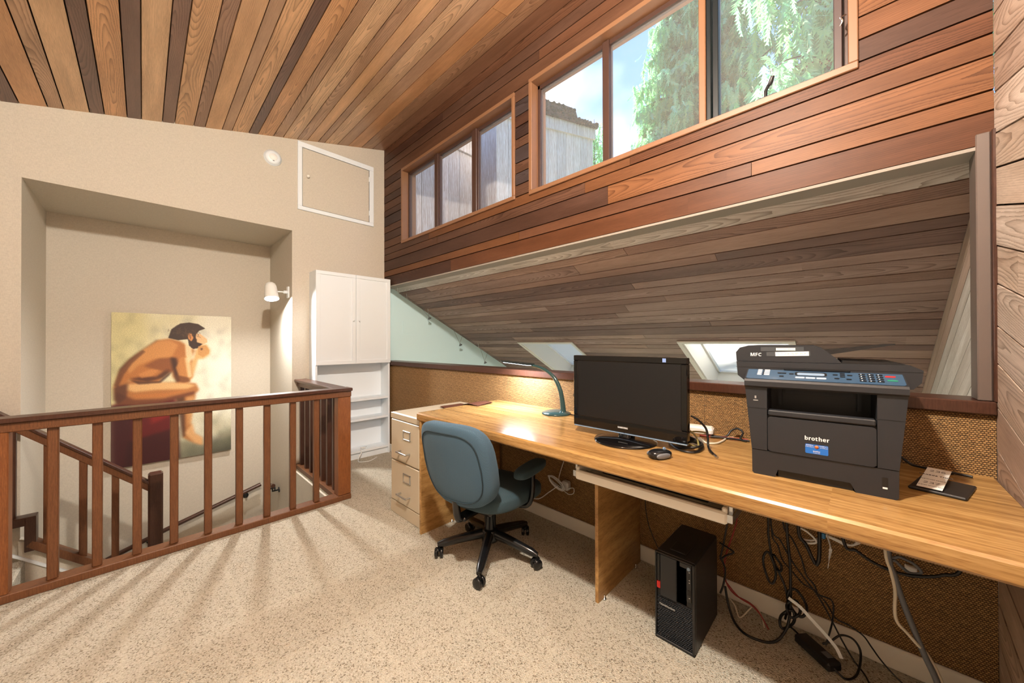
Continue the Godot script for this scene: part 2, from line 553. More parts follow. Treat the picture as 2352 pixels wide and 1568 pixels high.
# ---------------------------------------------------------------- the scene
func _ready() -> void:
	rng.seed = 20240
	# camera
	var cam := Camera3D.new()
	var yaw := 0.7706
	var pit := 0.005
	var rol := -0.0027
	var f := Vector3(-sin(yaw) * cos(pit), sin(pit), -cos(yaw) * cos(pit))
	var r0 := Vector3(cos(yaw), 0, -sin(yaw))
	var u0 := r0.cross(f)
	cam.transform = Transform3D(Basis(r0 * cos(rol) + u0 * sin(rol), -r0 * sin(rol) + u0 * cos(rol), -f), Vector3(4.0641, 1.2444, 2.004))
	cam.fov = rad_to_deg(2.0 * atan(784.0 / 823.0))
	cam.near = 0.02
	cam.far = 300.0
	cam.current = true
	add_child(cam)
	# sky, sun, exposure
	var env := Environment.new()
	env.tonemap_mode = Environment.TONE_MAPPER_LINEAR
	env.tonemap_exposure = 1.32
	env.background_mode = Environment.BG_SKY
	var sm := ProceduralSkyMaterial.new()
	sm.sky_top_color = rgb8(92, 146, 220)
	sm.sky_horizon_color = rgb8(176, 206, 240)
	sm.sky_curve = 0.35
	sm.ground_horizon_color = rgb8(150, 150, 140)
	sm.ground_bottom_color = rgb8(90, 90, 80)
	sm.sky_energy_multiplier = 1.2
	sm.sun_angle_max = 12.0
	sm.sky_cover = clouds()
	sm.sky_cover_modulate = Color(1, 1, 1, 0.4)
	env.sky = Sky.new()
	env.sky.sky_material = sm
	env.sdfgi_enabled = true
	env.ssao_enabled = true
	env.ssil_enabled = true
	var we := WorldEnvironment.new()
	we.environment = env
	add_child(we)
	var sun := DirectionalLight3D.new()
	sun.name = "sun"
	sun.light_color = rgb8(255, 246, 230)
	sun.light_energy = 8.5
	sun.light_angular_distance = 0.8
	sun.shadow_enabled = true
	add_child(sun)
	sun.look_at_from_position(Vector3.ZERO, Vector3(0.514, -0.585, 0.631))
	make_materials()
	build_ceiling()
	build_clerestory()
	build_right_wall()
	build_end_wall()
	build_knee_wall()
	build_alcove()
	build_floor()
	build_stairs()
	build_outside()
	build_desk()
	build_file_cabinet()
	build_bookcase()
	build_railings()
	build_chair()
	build_printer()
	build_monitor()
	build_computer()
	build_lamps()
	build_painting()
	build_small_things()
	build_cables()

func clouds() -> ImageTexture:
	var n := noise(FastNoiseLite.TYPE_SIMPLEX_SMOOTH, 1.0, 5, 4)
	var w := 1024
	var h := 512
	var data := PackedByteArray()
	data.resize(w * h * 4)
	for y in h:
		var el := (0.5 - (y + 0.5) / h) * PI
		for x in w:
			var az := (x + 0.5) / w * TAU
			var d := Vector3(cos(el) * cos(az), sin(el) * 1.8, cos(el) * sin(az))
			var c := clampf((n.get_noise_3dv(d * 2.2) - 0.02) * 2.6, 0.0, 1.0)
			var k := (y * w + x) * 4
			data[k] = 255; data[k + 1] = 255; data[k + 2] = 255
			data[k + 3] = int(255.0 * c)
	return ImageTexture.create_from_image(Image.create_from_data(w, h, false, Image.FORMAT_RGBA8, data))

# ---------------------------------------------------------------- setting
func build_ceiling() -> void:
	var t := thing("ceiling", "sloping ceiling of alternating wide light and narrow dark cedar boards", "ceiling", Vector3.ZERO, 0, "", "structure")
	var len := sqrt(1 + PITCH * PITCH)
	var b := Vector3(0, -PITCH, 1) / len
	var n := Vector3(0, -1, -PITCH) / len
	var joints := [0.0, 0.147, 0.274, 0.419, 0.535, 0.667, 0.731, 0.834, 0.925, 1.047, 1.127, 1.253, 1.323, 1.446, 1.517, 1.632, 1.705, 1.824, 1.897, 2.015, 2.092, 2.208, 2.28, 2.399, 2.47, 2.589]
	while joints[-1] < BACK:
		joints.append(joints[-1] + (0.075 if joints.size() % 2 == 0 else 0.12))
	joints[-1] = BACK + 0.1
	var edges := []
	for z in joints: edges.append(z * len)
	var light: Array = M.light_ceiling
	var dark: Array = M.dark_ceiling
	var tones := []
	for k in edges.size() - 1:
		var wide: bool = joints[k + 1] - joints[k] > 0.098
		if wide: tones.append(light[[0, 2, 0, 1, 2, 0, 1][k % 7]])
		else: tones.append(dark[[2, 0, 3, 1, 2, 0, 1, 3][(k * 5) % 8]] if joints[k] < 2.0 else dark[[0, 1][k % 2]])
	for k in 10: tones[k] = [dark[2], dark[3], light[1], dark[3], light[2], dark[3], light[0], dark[3], light[2], dark[3]][k]
	var named := {11: 1, 13: 3, 15: 2, 17: 0, 19: 1, 21: 1, 23: 3, 25: 1}
	for k in named: tones[k] = dark[named[k]]
	var cuts := {2: [2.35], 4: [3.3], 9: [3.1], 12: [2.2]}
	lay_boards(t, "board", Vector3(0, EAVE, 0), Vector3.RIGHT, b, n, [rect2(0, 0, RW, BACK * len)], [], edges, cuts, tones, 0.018, 0.0065)
	var st := new_st()
	var xf := Transform3D(Basis(Vector3.RIGHT, b, -n), Vector3(0, EAVE, 0) - n * 0.019)
	prism(st, rect2(-0.2, -0.35, RW + 0.2, BACK * len + 0.3), 0.2, xf)
	obj("roof_deck", st, M.backing, t)

func build_clerestory() -> void:
	var t := thing("wall_back", "red cedar board wall below and between the clerestory windows", "wall", Vector3.ZERO, 0, "", "structure")
	var w1 := rect2(0.42, 2.36, 2.153, 3.18)
	var w2 := rect2(2.31, 2.35, 4.061, 3.2)
	var edges := [1.918, 2.031, 2.100, 2.218, 2.293, 2.371, 2.459, 2.55, 2.63, 2.742, 2.815, 2.905, 2.99, 3.10, 3.19, 3.30, 3.38, 3.47, 3.56]
	var cuts := {0: [1.32], 1: [2.196, 3.7], 2: [2.949], 3: [1.1, 2.783], 4: [0.95, 3.095], 5: [1.9, 2.67], 9: [2.2], 13: [1.4, 3.3], 15: [2.4], 16: [1.2]}
	var r: Array = M.red_cedar
	var q: Array = M.old_cedar
	# one list of tones for each row, from the bottom up; they follow the boards along the row
	var tones := [[r[3], r[1]], [r[0], r[4], r[2]], [q[0], r[2]], [q[2], r[5], r[0]], [r[5], r[0], r[1]], [q[2], r[5], q[0], r[1]], [q[0], q[3], r[0]], [q[2], r[5], r[2]], [q[1], q[3], r[1]], [r[3], r[5], r[4]], [q[2], q[1], r[0]], [q[0], r[3], r[5]], [q[2], q[3], r[2]], [r[3], r[5], r[4], r[1]], [q[2], r[5], r[3]], [r[5], r[4]], [r[3], r[5]], [r[4], r[5]]]
	lay_boards(t, "board", Vector3.ZERO, Vector3.RIGHT, Vector3.UP, Vector3.BACK, [rect2(0, 1.918, RW, 3.56)], [w1, w2], edges, cuts, tones, 0.018, 0.007)
	# the wall behind the boards
	var st := new_st()
	var z0 := -0.16
	var z1 := -0.019
	bx(st, Vector3(0, 1.918, z0), Vector3(RW, 2.35, z1))
	bx(st, Vector3(0, 3.2, z0), Vector3(RW, 3.6, z1))
	bx(st, Vector3(0, 2.35, z0), Vector3(0.42, 3.2, z1))
	bx(st, Vector3(2.153, 2.35, z0), Vector3(2.31, 3.2, z1))
	bx(st, Vector3(4.061, 2.35, z0), Vector3(RW, 3.2, z1))
	obj("wall_core", st, M.backing, t)
	st = new_st()
	bx(st, Vector3(0, 1.906, -0.12), Vector3(RW, 1.918, 0.001))
	obj("bottom_strip", st, M.strip, t)
	# windows
	var a := thing("window_1", "three-pane clerestory window next to the end wall", "window", Vector3.ZERO, 0, "", "structure")
	window(a, 0.415, 2.355, 2.158, 3.185)
	for x in [[0.984, 1.046], [1.575, 1.64]]:
		box_obj("mullion", Vector3(x[0], 2.39, -0.105), Vector3(x[1], 3.15, -0.045), M.mullion, a, 0.004)
		box_obj("glazing_bead", Vector3(x[1], 2.40, -0.095), Vector3(x[1] + 0.012, 3.14, -0.06), M.mullion, a, 0.002)
	for x in [[0.465, 0.984], [1.046, 1.575], [1.64, 2.118]]:
		box_obj("pane", Vector3(x[0], 2.4, -0.082), Vector3(x[1], 3.14, -0.078), M.glass, a, 0.0)
	var w := thing("window_2", "wide clerestory window with a dark casement and crank under the cedar ceiling", "window", Vector3.ZERO, 0, "", "structure")
	window(w, 2.305, 2.345, 4.066, 3.205)
	box_obj("mullion", Vector3(2.887, 2.38, -0.105), Vector3(2.933, 3.17, -0.045), M.mullion, w, 0.004)
	box_obj("mullion", Vector3(3.462, 2.38, -0.105), Vector3(3.496, 3.17, -0.03), M.casing, w, 0.004)
	var st2 := new_st()
	bx(st2, Vector3(3.498, 2.385, -0.10), Vector3(3.52, 3.165, -0.035), 0.003)
	bx(st2, Vector3(3.524, 2.385, -0.10), Vector3(3.552, 3.165, -0.045), 0.003)
	bx(st2, Vector3(3.552, 2.385, -0.10), Vector3(4.035, 2.398, -0.045), 0.002)
	bx(st2, Vector3(3.552, 3.13, -0.10), Vector3(4.035, 3.165, -0.045), 0.002)
	obj("casement_frame", st2, M.bronze, w)
	box_obj("casement_stile", Vector3(3.99, 2.39, -0.10), Vector3(4.018, 3.165, -0.05), M.sash_brown, w, 0.003)
	box_obj("casement_gap", Vector3(4.018, 2.39, -0.12), Vector3(4.036, 3.165, -0.075), M.black, w, 0.0)
	for x in [[2.345, 2.887], [2.933, 3.462], [3.552, 3.99]]:
		box_obj("pane", Vector3(x[0], 2.39, -0.082), Vector3(x[1], 3.16, -0.078), M.glass, w, 0.0)
	var c := new_st()
	bx(c, Vector3(3.72, 2.372, -0.04), Vector3(3.80, 2.385, 0.0), 0.003)
	tube(c, [Vector3(3.755, 2.38, -0.012), Vector3(3.757, 2.412, -0.004), Vector3(3.772, 2.43, 0.006)], 0.008, 8)
	tube(c, [Vector3(3.772, 2.424, 0.006), Vector3(3.779, 2.436, 0.010), Vector3(3.785, 2.455, 0.012)], [0.009, 0.011, 0.009], 8)
	obj("crank_handle", c, M.black, w)
	var hk := new_st()
	tube(hk, smooth([Vector3(4.03, 2.60, -0.02), Vector3(4.015, 2.585, 0.0), Vector3(4.02, 2.565, 0.005), Vector3(4.012, 2.55, 0.0)]), 0.003, 6)
	obj("hook", hk, M.steel, w)

func window(t: Node, x0: float, y0: float, x1: float, y1: float) -> void:
	# casing on the room side, jambs through the wall, thin stops before the glass
	for s in [[x0, y0, x1, y0 + 0.03], [x0, y1 - 0.03, x1, y1], [x0, y0 + 0.03, x0 + 0.03, y1 - 0.03], [x1 - 0.03, y0 + 0.03, x1, y1 - 0.03]]:
		box_obj("casing", Vector3(s[0], s[1], -0.16), Vector3(s[2], s[3], 0.012), M.casing, t, 0.003)
	var i0 := x0 + 0.03
	var i1 := x1 - 0.03
	var j0 := y0 + 0.03
	var j1 := y1 - 0.03
	for s in [[i0, j0, i1, j0 + 0.012], [i0, j1 - 0.03, i1, j1], [i0, j0, i0 + 0.022, j1], [i1 - 0.012, j0, i1, j1]]:
		box_obj("glazing_stop", Vector3(s[0], s[1], -0.1), Vector3(s[2], s[3], -0.062), M.mullion, t, 0.002)

func build_right_wall() -> void:
	var t := thing("wall_right", "pale cedar board wall with slanting boards beside the desk", "wall", Vector3.ZERO, 0, "", "structure")
	var len := sqrt(1 + PITCH * PITCH)
	# a: along the boards (rising towards the clerestory), b: across, measured up the wall at z = 0
	var a := Vector3(0, -PITCH, 1) / len
	var b := Vector3.UP
	var reg := PackedVector2Array()
	for q in [[0.0, 0.0], [BACK, 0.0], [BACK, EAVE - PITCH * BACK + 0.01], [0.0, EAVE + 0.01]]:
		reg.append(Vector2(q[0] * len, q[1] + PITCH * q[0]))
	var edges := [-0.02]
	var fixed := [0.884, 1.028, 1.177, 1.302, 1.443, 1.571, 1.706, 1.832, 1.948, 2.088]
	for k in 6: edges.append(0.11 + k * 0.129)
	edges.append_array(fixed)
	while edges[-1] < 3.55: edges.append(edges[-1] + 0.132)
	var cuts := {9: [1.2], 12: [0.9, 2.7], 15: [1.6]}
	lay_boards(t, "board", Vector3(RW, 0, 0), a, b, Vector3.LEFT, [reg], [], edges, cuts, M.pale_cedar, 0.018, 0.007)
	box_obj("wall_core", Vector3(RW + 0.019, -0.3, -0.1), Vector3(RW + 0.2, 3.8, BACK + 0.2), M.backing, t, 0.0)
	var c := thing("trim_1", "dark corner post rising from the knee wall cap at the cedar wall", "trim", Vector3.ZERO, 0, "", "structure")
	box_obj("post", Vector3(4.354, 1.043, -0.10), Vector3(4.386, 1.96, 0.004), M.post, c, 0.003)
	box_obj("edge_strip", Vector3(4.386, 1.043, -0.02), Vector3(4.396, 1.96, 0.02), M.rail_dark, c, 0.002)
	# the wall behind the camera closes the room
	var w := thing("wall_front", "linen covered wall opposite the clerestory windows", "wall", Vector3.ZERO, 0, "", "structure")
	box_obj("panel", Vector3(-0.2, -0.3, BACK), Vector3(RW + 0.2, 2.6, BACK + 0.2), M.linen, w, 0.0)

func build_end_wall() -> void:
	var t := thing("wall_end", "beige linen covered end wall around the stair recess", "wall", Vector3.ZERO, 0, "", "structure")
	var z0 := 0.968
	var z1 := 2.578
	var top := 2.377
	var xb := -0.886
	# local x runs along -z... here local x = z
	var st := new_st()
	var xf := Transform3D(Basis(Vector3(0, 0, 1), Vector3(0, 1, 0), Vector3(-1, 0, 0)), Vector3.ZERO)
	prism(st, pv([0.0, top, BACK, top, BACK, EAVE - PITCH * BACK + 0.02, 0.0, EAVE + 0.02]), 0.1, xf)
	prism(st, pv([0.0, -2.7, z0, -2.7, z0, top, 0.0, top]), 0.1, xf)
	prism(st, pv([z1, -2.7, BACK, -2.7, BACK, top, z1, top]), 0.1, xf)
	obj("face", st, M.linen, t)
	var bits := [["wall_recess_back", "beige linen back wall of the stair recess behind the painting", Vector3(xb - 0.1, -2.7, z0 - 0.1), Vector3(xb, top + 0.1, z1 + 0.1)],
		["wall_recess_right", "narrow side wall of the stair recess that carries the lamp", Vector3(xb, -2.7, z0 - 0.1), Vector3(-0.1, top, z0)],
		["wall_recess_left", "narrow side wall of the stair recess facing the lamp", Vector3(xb, -2.7, z1), Vector3(-0.1, top, z1 + 0.1)],
		["ceiling_recess", "flat beige soffit over the stair recess", Vector3(xb, top, z0 - 0.1), Vector3(-0.1, top + 0.1, z1 + 0.1)]]
	for q in bits: tag(box_obj(q[0], q[2], q[3], M.linen, null, 0.0), q[1], "wall" if q[0].begins_with("wall") else "ceiling", "", "structure")
	st = new_st()
	bx(st, Vector3(-0.3, -0.3, -0.3), Vector3(-0.1, 3.8, z0 - 0.1))
	bx(st, Vector3(-0.3, -0.3, z1 + 0.1), Vector3(-0.1, 3.8, BACK + 0.2))
	bx(st, Vector3(-0.3, top + 0.1, 0.0), Vector3(-0.1, 3.8, BACK))
	obj("wall_core", st, M.backing, t)
	# access hatch
	var h := thing("door_1", "small square access hatch with white frame high on the end wall", "hatch", Vector3.ZERO, 0, "", "structure")
	for s in [[0.136, 2.603, 0.921, 2.642], [0.136, 3.242, 0.921, 3.294], [0.136, 2.642, 0.185, 3.242], [0.88, 2.642, 0.921, 3.242]]:
		box_obj("frame", Vector3(0.0, s[1], s[0]), Vector3(0.018, s[3], s[2]), M.white, h, 0.003)
	box_obj("gap", Vector3(0.0, 2.642, 0.185), Vector3(0.003, 3.242, 0.88), M.black, h, 0.0)
	var d := box_obj("hatch_door", Vector3(0.0035, 2.646, 0.191), Vector3(0.012, 3.238, 0.876), M.linen, h, 0.002)
	var k := new_st()
	lathe(k, [[0.0, 0.03], [0.012, 0.028], [0.016, 0.02], [0.012, 0.01], [0.008, 0.0]], 16, Transform3D(Basis(Vector3(0, 0, 1), Vector3(1, 0, 0), Vector3(0, 1, 0)), Vector3(0.012, 2.955, 0.83)))
	obj("knob", k, M.trim_white, h)
	for y in [2.72, 3.11]: box_obj("hinge", Vector3(0.01, y, 0.182), Vector3(0.019, y + 0.055, 0.193), M.white, h, 0.001)

func build_knee_wall() -> void:
	var t := thing("wall_knee", "low wall covered in brown grasscloth behind the desk with dark wooden cap", "wall", Vector3.ZERO, 0, "", "structure")
	box_obj("wall_core", Vector3(0.0, -2.7, -0.12), Vector3(RW, 1.0, -0.006), M.trim_white, t, 0.0)
	var xs := [0.0, 0.98, 1.945, 2.72, 3.491, RW]
	for k in 5:
		box_obj("grasscloth_panel", Vector3(xs[k] + 0.0008, 0.0, -0.006), Vector3(xs[k + 1] - 0.0008, 1.0, 0.0), M.burlap, t, 0.0005)
	box_obj("cap", Vector3(0.0, 0.998, -0.15), Vector3(RW - 0.002, 1.043, 0.022), M.rail_dark, t, 0.004)
	var b := thing("baseboard_back", "white baseboard along the grasscloth wall under the desk", "baseboard", Vector3.ZERO, 0, "", "structure")
	box_obj("board", Vector3(0.0, 0.0, 0.0), Vector3(RW, 0.085, 0.015), M.trim_white, b, 0.004)

const SLOPE := 0.535
const RIDGE := 1.968

func build_alcove() -> void:
	var t := thing("ceiling_slope", "greyed cedar board slope beyond the grasscloth wall with skylight openings", "ceiling", Vector3.ZERO, 0, "", "structure")
	var len := sqrt(1 + SLOPE * SLOPE)
	var b := Vector3(0, -SLOPE, -1) / len
	var n := Vector3(0, -1, SLOPE) / len
	var zs := [0.0, 0.085, 0.189, 0.259, 0.362, 0.426, 0.527, 0.595, 0.697, 0.763, 0.869]
	while zs[-1] < 3.35: zs.append(zs[-1] + (0.068 if zs.size() % 2 else 0.104))
	zs.append(3.5)
	var edges := []
	for z in zs: edges.append(z * len)
	var holes := []
	for x in [0.97, 2.925]: holes.append(rect2(x, 1.35 * len, x + 0.765, 2.35 * len))
	var cuts := {}
	for k in edges.size() - 1:
		if k % 2 == 0: cuts[k] = [rng.randf_range(0.6, 2.0), rng.randf_range(2.3, 4.0)]
		elif k % 3 == 0: cuts[k] = [rng.randf_range(1.0, 3.4)]
	var grey := []
	for k in edges.size() - 1:
		var pick := []
		for i in 3: pick.append(M.grey_cedar[rng.randi() % 5])
		grey.append(pick)
	grey[0] = M.white_cedar[1]   # silvered first boards
	grey[1] = [M.white_cedar[0], M.grey_cedar[2]]
	lay_boards(t, "board", Vector3(0, RIDGE, 0), Vector3.RIGHT, b, n, [rect2(0, 0, RW, 3.5 * len)], holes, edges, cuts, grey, 0.018, 0.006)
	# the roof above, with wells for the skylights
	var xf := Transform3D(Basis(Vector3.RIGHT, b, -n), Vector3(0, RIDGE, 0) - n * 0.019)
	var st := new_st()
	var y0 := 1.35 * len
	var y1 := 2.35 * len
	for q in [[-0.2, 0.13, RW + 0.2, y0], [-0.2, y1, RW + 0.2, 3.7 * len], [-0.2, y0, 0.97, y1], [1.735, y0, 2.925, y1], [3.69, y0, RW + 0.2, y1]]:
		prism(st, rect2(q[0], q[1], q[2], q[3]), 0.2, xf)
	obj("roof_deck", st, M.roofing, t)
	var k := 3
	for x in [0.97, 2.925]:
		var s := thing("window_%d" % k, ["skylight with white lining above the desk lamp", "skylight with white lining behind the printer"][k - 3], "skylight", Vector3.ZERO, 0, "", "structure")
		k += 1
		var well := new_st()
		var e := 0.012
		for q in [[x, y0, x + e, y1], [x + 0.765 - e, y0, x + 0.765, y1], [x, y0, x + 0.765, y0 + e], [x, y1 - e, x + 0.765, y1]]:
			prism(well, rect2(q[0], q[1], q[2], q[3]), 0.26, Transform3D(xf.basis, xf.origin + n * 0.022))
		obj("lining", well, M.white_rough, s)
		var rim := new_st()
		for q in [[x - 0.035, y0 - 0.035, x + 0.8, y0], [x - 0.035, y1, x + 0.8, y1 + 0.035], [x - 0.035, y0, x, y1], [x + 0.765, y0, x + 0.8, y1]]:
			prism(rim, rect2(q[0], q[1], q[2], q[3]), -0.012, Transform3D(xf.basis, xf.origin + n * 0.021))
		obj("trim", rim, M.trim_white, s)
		var sash := new_st()
		for q in [[x, y0, x + 0.03, y1], [x + 0.735, y0, x + 0.765, y1], [x, y0, x + 0.765, y0 + 0.04], [x, y1 - 0.04, x + 0.765, y1]]:
			prism(sash, rect2(q[0], q[1], q[2], q[3]), 0.04, Transform3D(xf.basis, xf.origin - n * 0.20))
		obj("sash", sash, M.white_rough, s)
		var pane := new_st()
		prism(pane, rect2(x + 0.04, y0 + 0.05, x + 0.725, y1 - 0.05), 0.005, Transform3D(xf.basis, xf.origin - n * 0.22))
		obj("pane", pane, M.acrylic, s)
	# end walls of the alcove
	var e := thing("wall_alcove_end", "mint painted triangular wall beyond the low grasscloth wall", "wall", Vector3.ZERO, 0, "", "structure")
	var m := new_st()
	prism(m, pv([-3.7, -2.7, 0.0, -2.7, 0.0, RIDGE + 0.02, -3.7, RIDGE - 3.7 * SLOPE + 0.02]), 0.12, Transform3D(Basis(Vector3(0, 0, 1), Vector3.UP, Vector3(-1, 0, 0)), Vector3.ZERO))
	obj("face", m, M.mint, e)
	var pl := new_st()
	prism(pl, round_rect(0.13, 0.15, 0.006, 3, Vector2(-0.308, 1.452)), -0.006, Transform3D(Basis(Vector3(0, 0, 1), Vector3.UP, Vector3(-1, 0, 0)), Vector3(0.0, 0, 0)))
	obj("blank_plate", pl, M.mint, e)
	var g := thing("wall_alcove_right", "whitewashed triangular board wall beyond the corner post", "wall", Vector3.ZERO, 0, "", "structure")
	var reg := PackedVector2Array()
	for q in [[0.0, -2.6], [0.0, RIDGE], [-3.6, RIDGE - 3.6 * SLOPE], [-3.6, -2.6]]:
		reg.append(Vector2(-q[0] * len, q[1] - SLOPE * q[0]))
	var ed := []
	for i in 47: ed.append(RIDGE - 4.62 + i * 0.1005)
	var up := []
	for i in ed.size() - 1: up.append(M.white_cedar[i % 3])
	up[ed.size() - 2] = M.pale_cedar[1]
	up[ed.size() - 3] = M.pale_cedar[3]
	lay_boards(g, "board", Vector3(RW, 0, 0), b, Vector3.UP, Vector3.LEFT, [reg], [], ed, {}, up, 0.018, 0.005)
	box_obj("wall_core", Vector3(RW + 0.018, -2.8, -3.8), Vector3(RW + 0.2, 2.1, -0.1), M.backing, g, 0.0)
	# the storey below: floor, wall under the loft and a window band at the eaves
	var fl := thing("floor_alcove", "pale floor of the storey below the sloping roof", "floor", Vector3.ZERO, 0, "", "structure")
	box_obj("slab", Vector3(-0.2, -2.9, -3.9), Vector3(RW + 0.2, -2.6, -0.12), M.trim_white, fl, 0.0)
	var ew := thing("wall_eaves", "white eaves wall of the storey below with a wide window", "wall", Vector3.ZERO, 0, "", "structure")
	var z0 := -3.62
	var z1 := -3.5
	for q in [[0.0, -2.6, RW, -2.2], [0.0, -0.05, RW, 0.12], [0.0, -2.2, 0.25, -0.05], [RW - 0.25, -2.2, RW, -0.05]]:
		box_obj("panel", Vector3(q[0], q[1], z0), Vector3(q[2], q[3], z1), M.white_rough, ew, 0.0)
	var wi := thing("window_5", "wide window of the storey below under the eaves", "window", Vector3.ZERO, 0, "", "structure")
	for i in 3:
		var x0 := 0.25 + i * (RW - 0.5) / 3.0
		var x1 := 0.25 + (i + 1) * (RW - 0.5) / 3.0
		box_obj("pane", Vector3(x0 + 0.03, -2.17, -3.562), Vector3(x1 - 0.03, -0.08, -3.558), M.glass, wi, 0.0)
		for q in [[x0, -2.2, x0 + 0.03, -0.05], [x1 - 0.03, -2.2, x1, -0.05], [x0 + 0.03, -2.2, x1 - 0.03, -2.17], [x0 + 0.03, -0.08, x1 - 0.03, -0.05]]:
			box_obj("frame", Vector3(q[0], q[1], -3.59), Vector3(q[2], q[3], -3.53), M.white_rough, wi, 0.002)

func build_floor() -> void:
	var t := thing("floor", "beige speckled loop carpet over the loft floor", "floor", Vector3.ZERO, 0, "", "structure")
	var st := new_st()
	bx(st, Vector3(1.04, -0.25, 0.0), Vector3(RW, 0.0, BACK))
	bx(st, Vector3(0.0, -0.25, 0.0), Vector3(1.04, 0.0, 0.935))
	bx(st, Vector3(0.0, -0.25, 2.78), Vector3(1.04, 0.0, BACK))
	obj("carpet", st, M.carpet, t)
	st = new_st()
	bx(st, Vector3(1.02, -2.7, 0.9), Vector3(1.04, -0.02, 2.78))
	bx(st, Vector3(0.0, -2.7, 0.9), Vector3(1.04, -0.02, 0.95))
	obj("well_lining", st, M.linen, t)

func build_stairs() -> void:
	var t := thing("stairs", "carpeted stair flights going down behind the wooden railing", "stairs", Vector3.ZERO, 0, "", "structure")
	for k in 4:
		box_obj("tread", Vector3(0.05, -2.7, 2.75 - 0.2 * (k + 1)), Vector3(1.02, -0.19 * (k + 1), 2.78 - 0.2 * k), M.carpet, t, 0.01)
	box_obj("landing", Vector3(-0.886, -2.7, 0.95), Vector3(1.02, -0.95, 1.96), M.carpet, t, 0.01)
	for k in 3:
		box_obj("tread", Vector3(-0.886, -2.7, 1.93 + 0.2 * k), Vector3(-0.03, -1.14 - 0.19 * k, 2.16 + 0.2 * k), M.carpet, t, 0.01)
	var st := new_st()
	prism(st, pv([1.93, -2.7, 2.578, -2.7, 2.578, -0.06, 2.535, -0.08, 1.93, -0.65]), 0.08, Transform3D(Basis(Vector3(0, 0, 1), Vector3.UP, Vector3(-1, 0, 0)), Vector3(0.05, 0, 0)))
	obj("stub_wall", st, M.linen, t)
	st = new_st()
	prism(st, pv([1.94, -0.755, 2.60, -0.155, 2.60, -0.135, 1.94, -0.735]), -0.012, Transform3D(Basis(Vector3(0, 0, 1), Vector3.UP, Vector3(-1, 0, 0)), Vector3(0.05, 0, 0)))
	obj("skirt_edge", st, M.white, t)

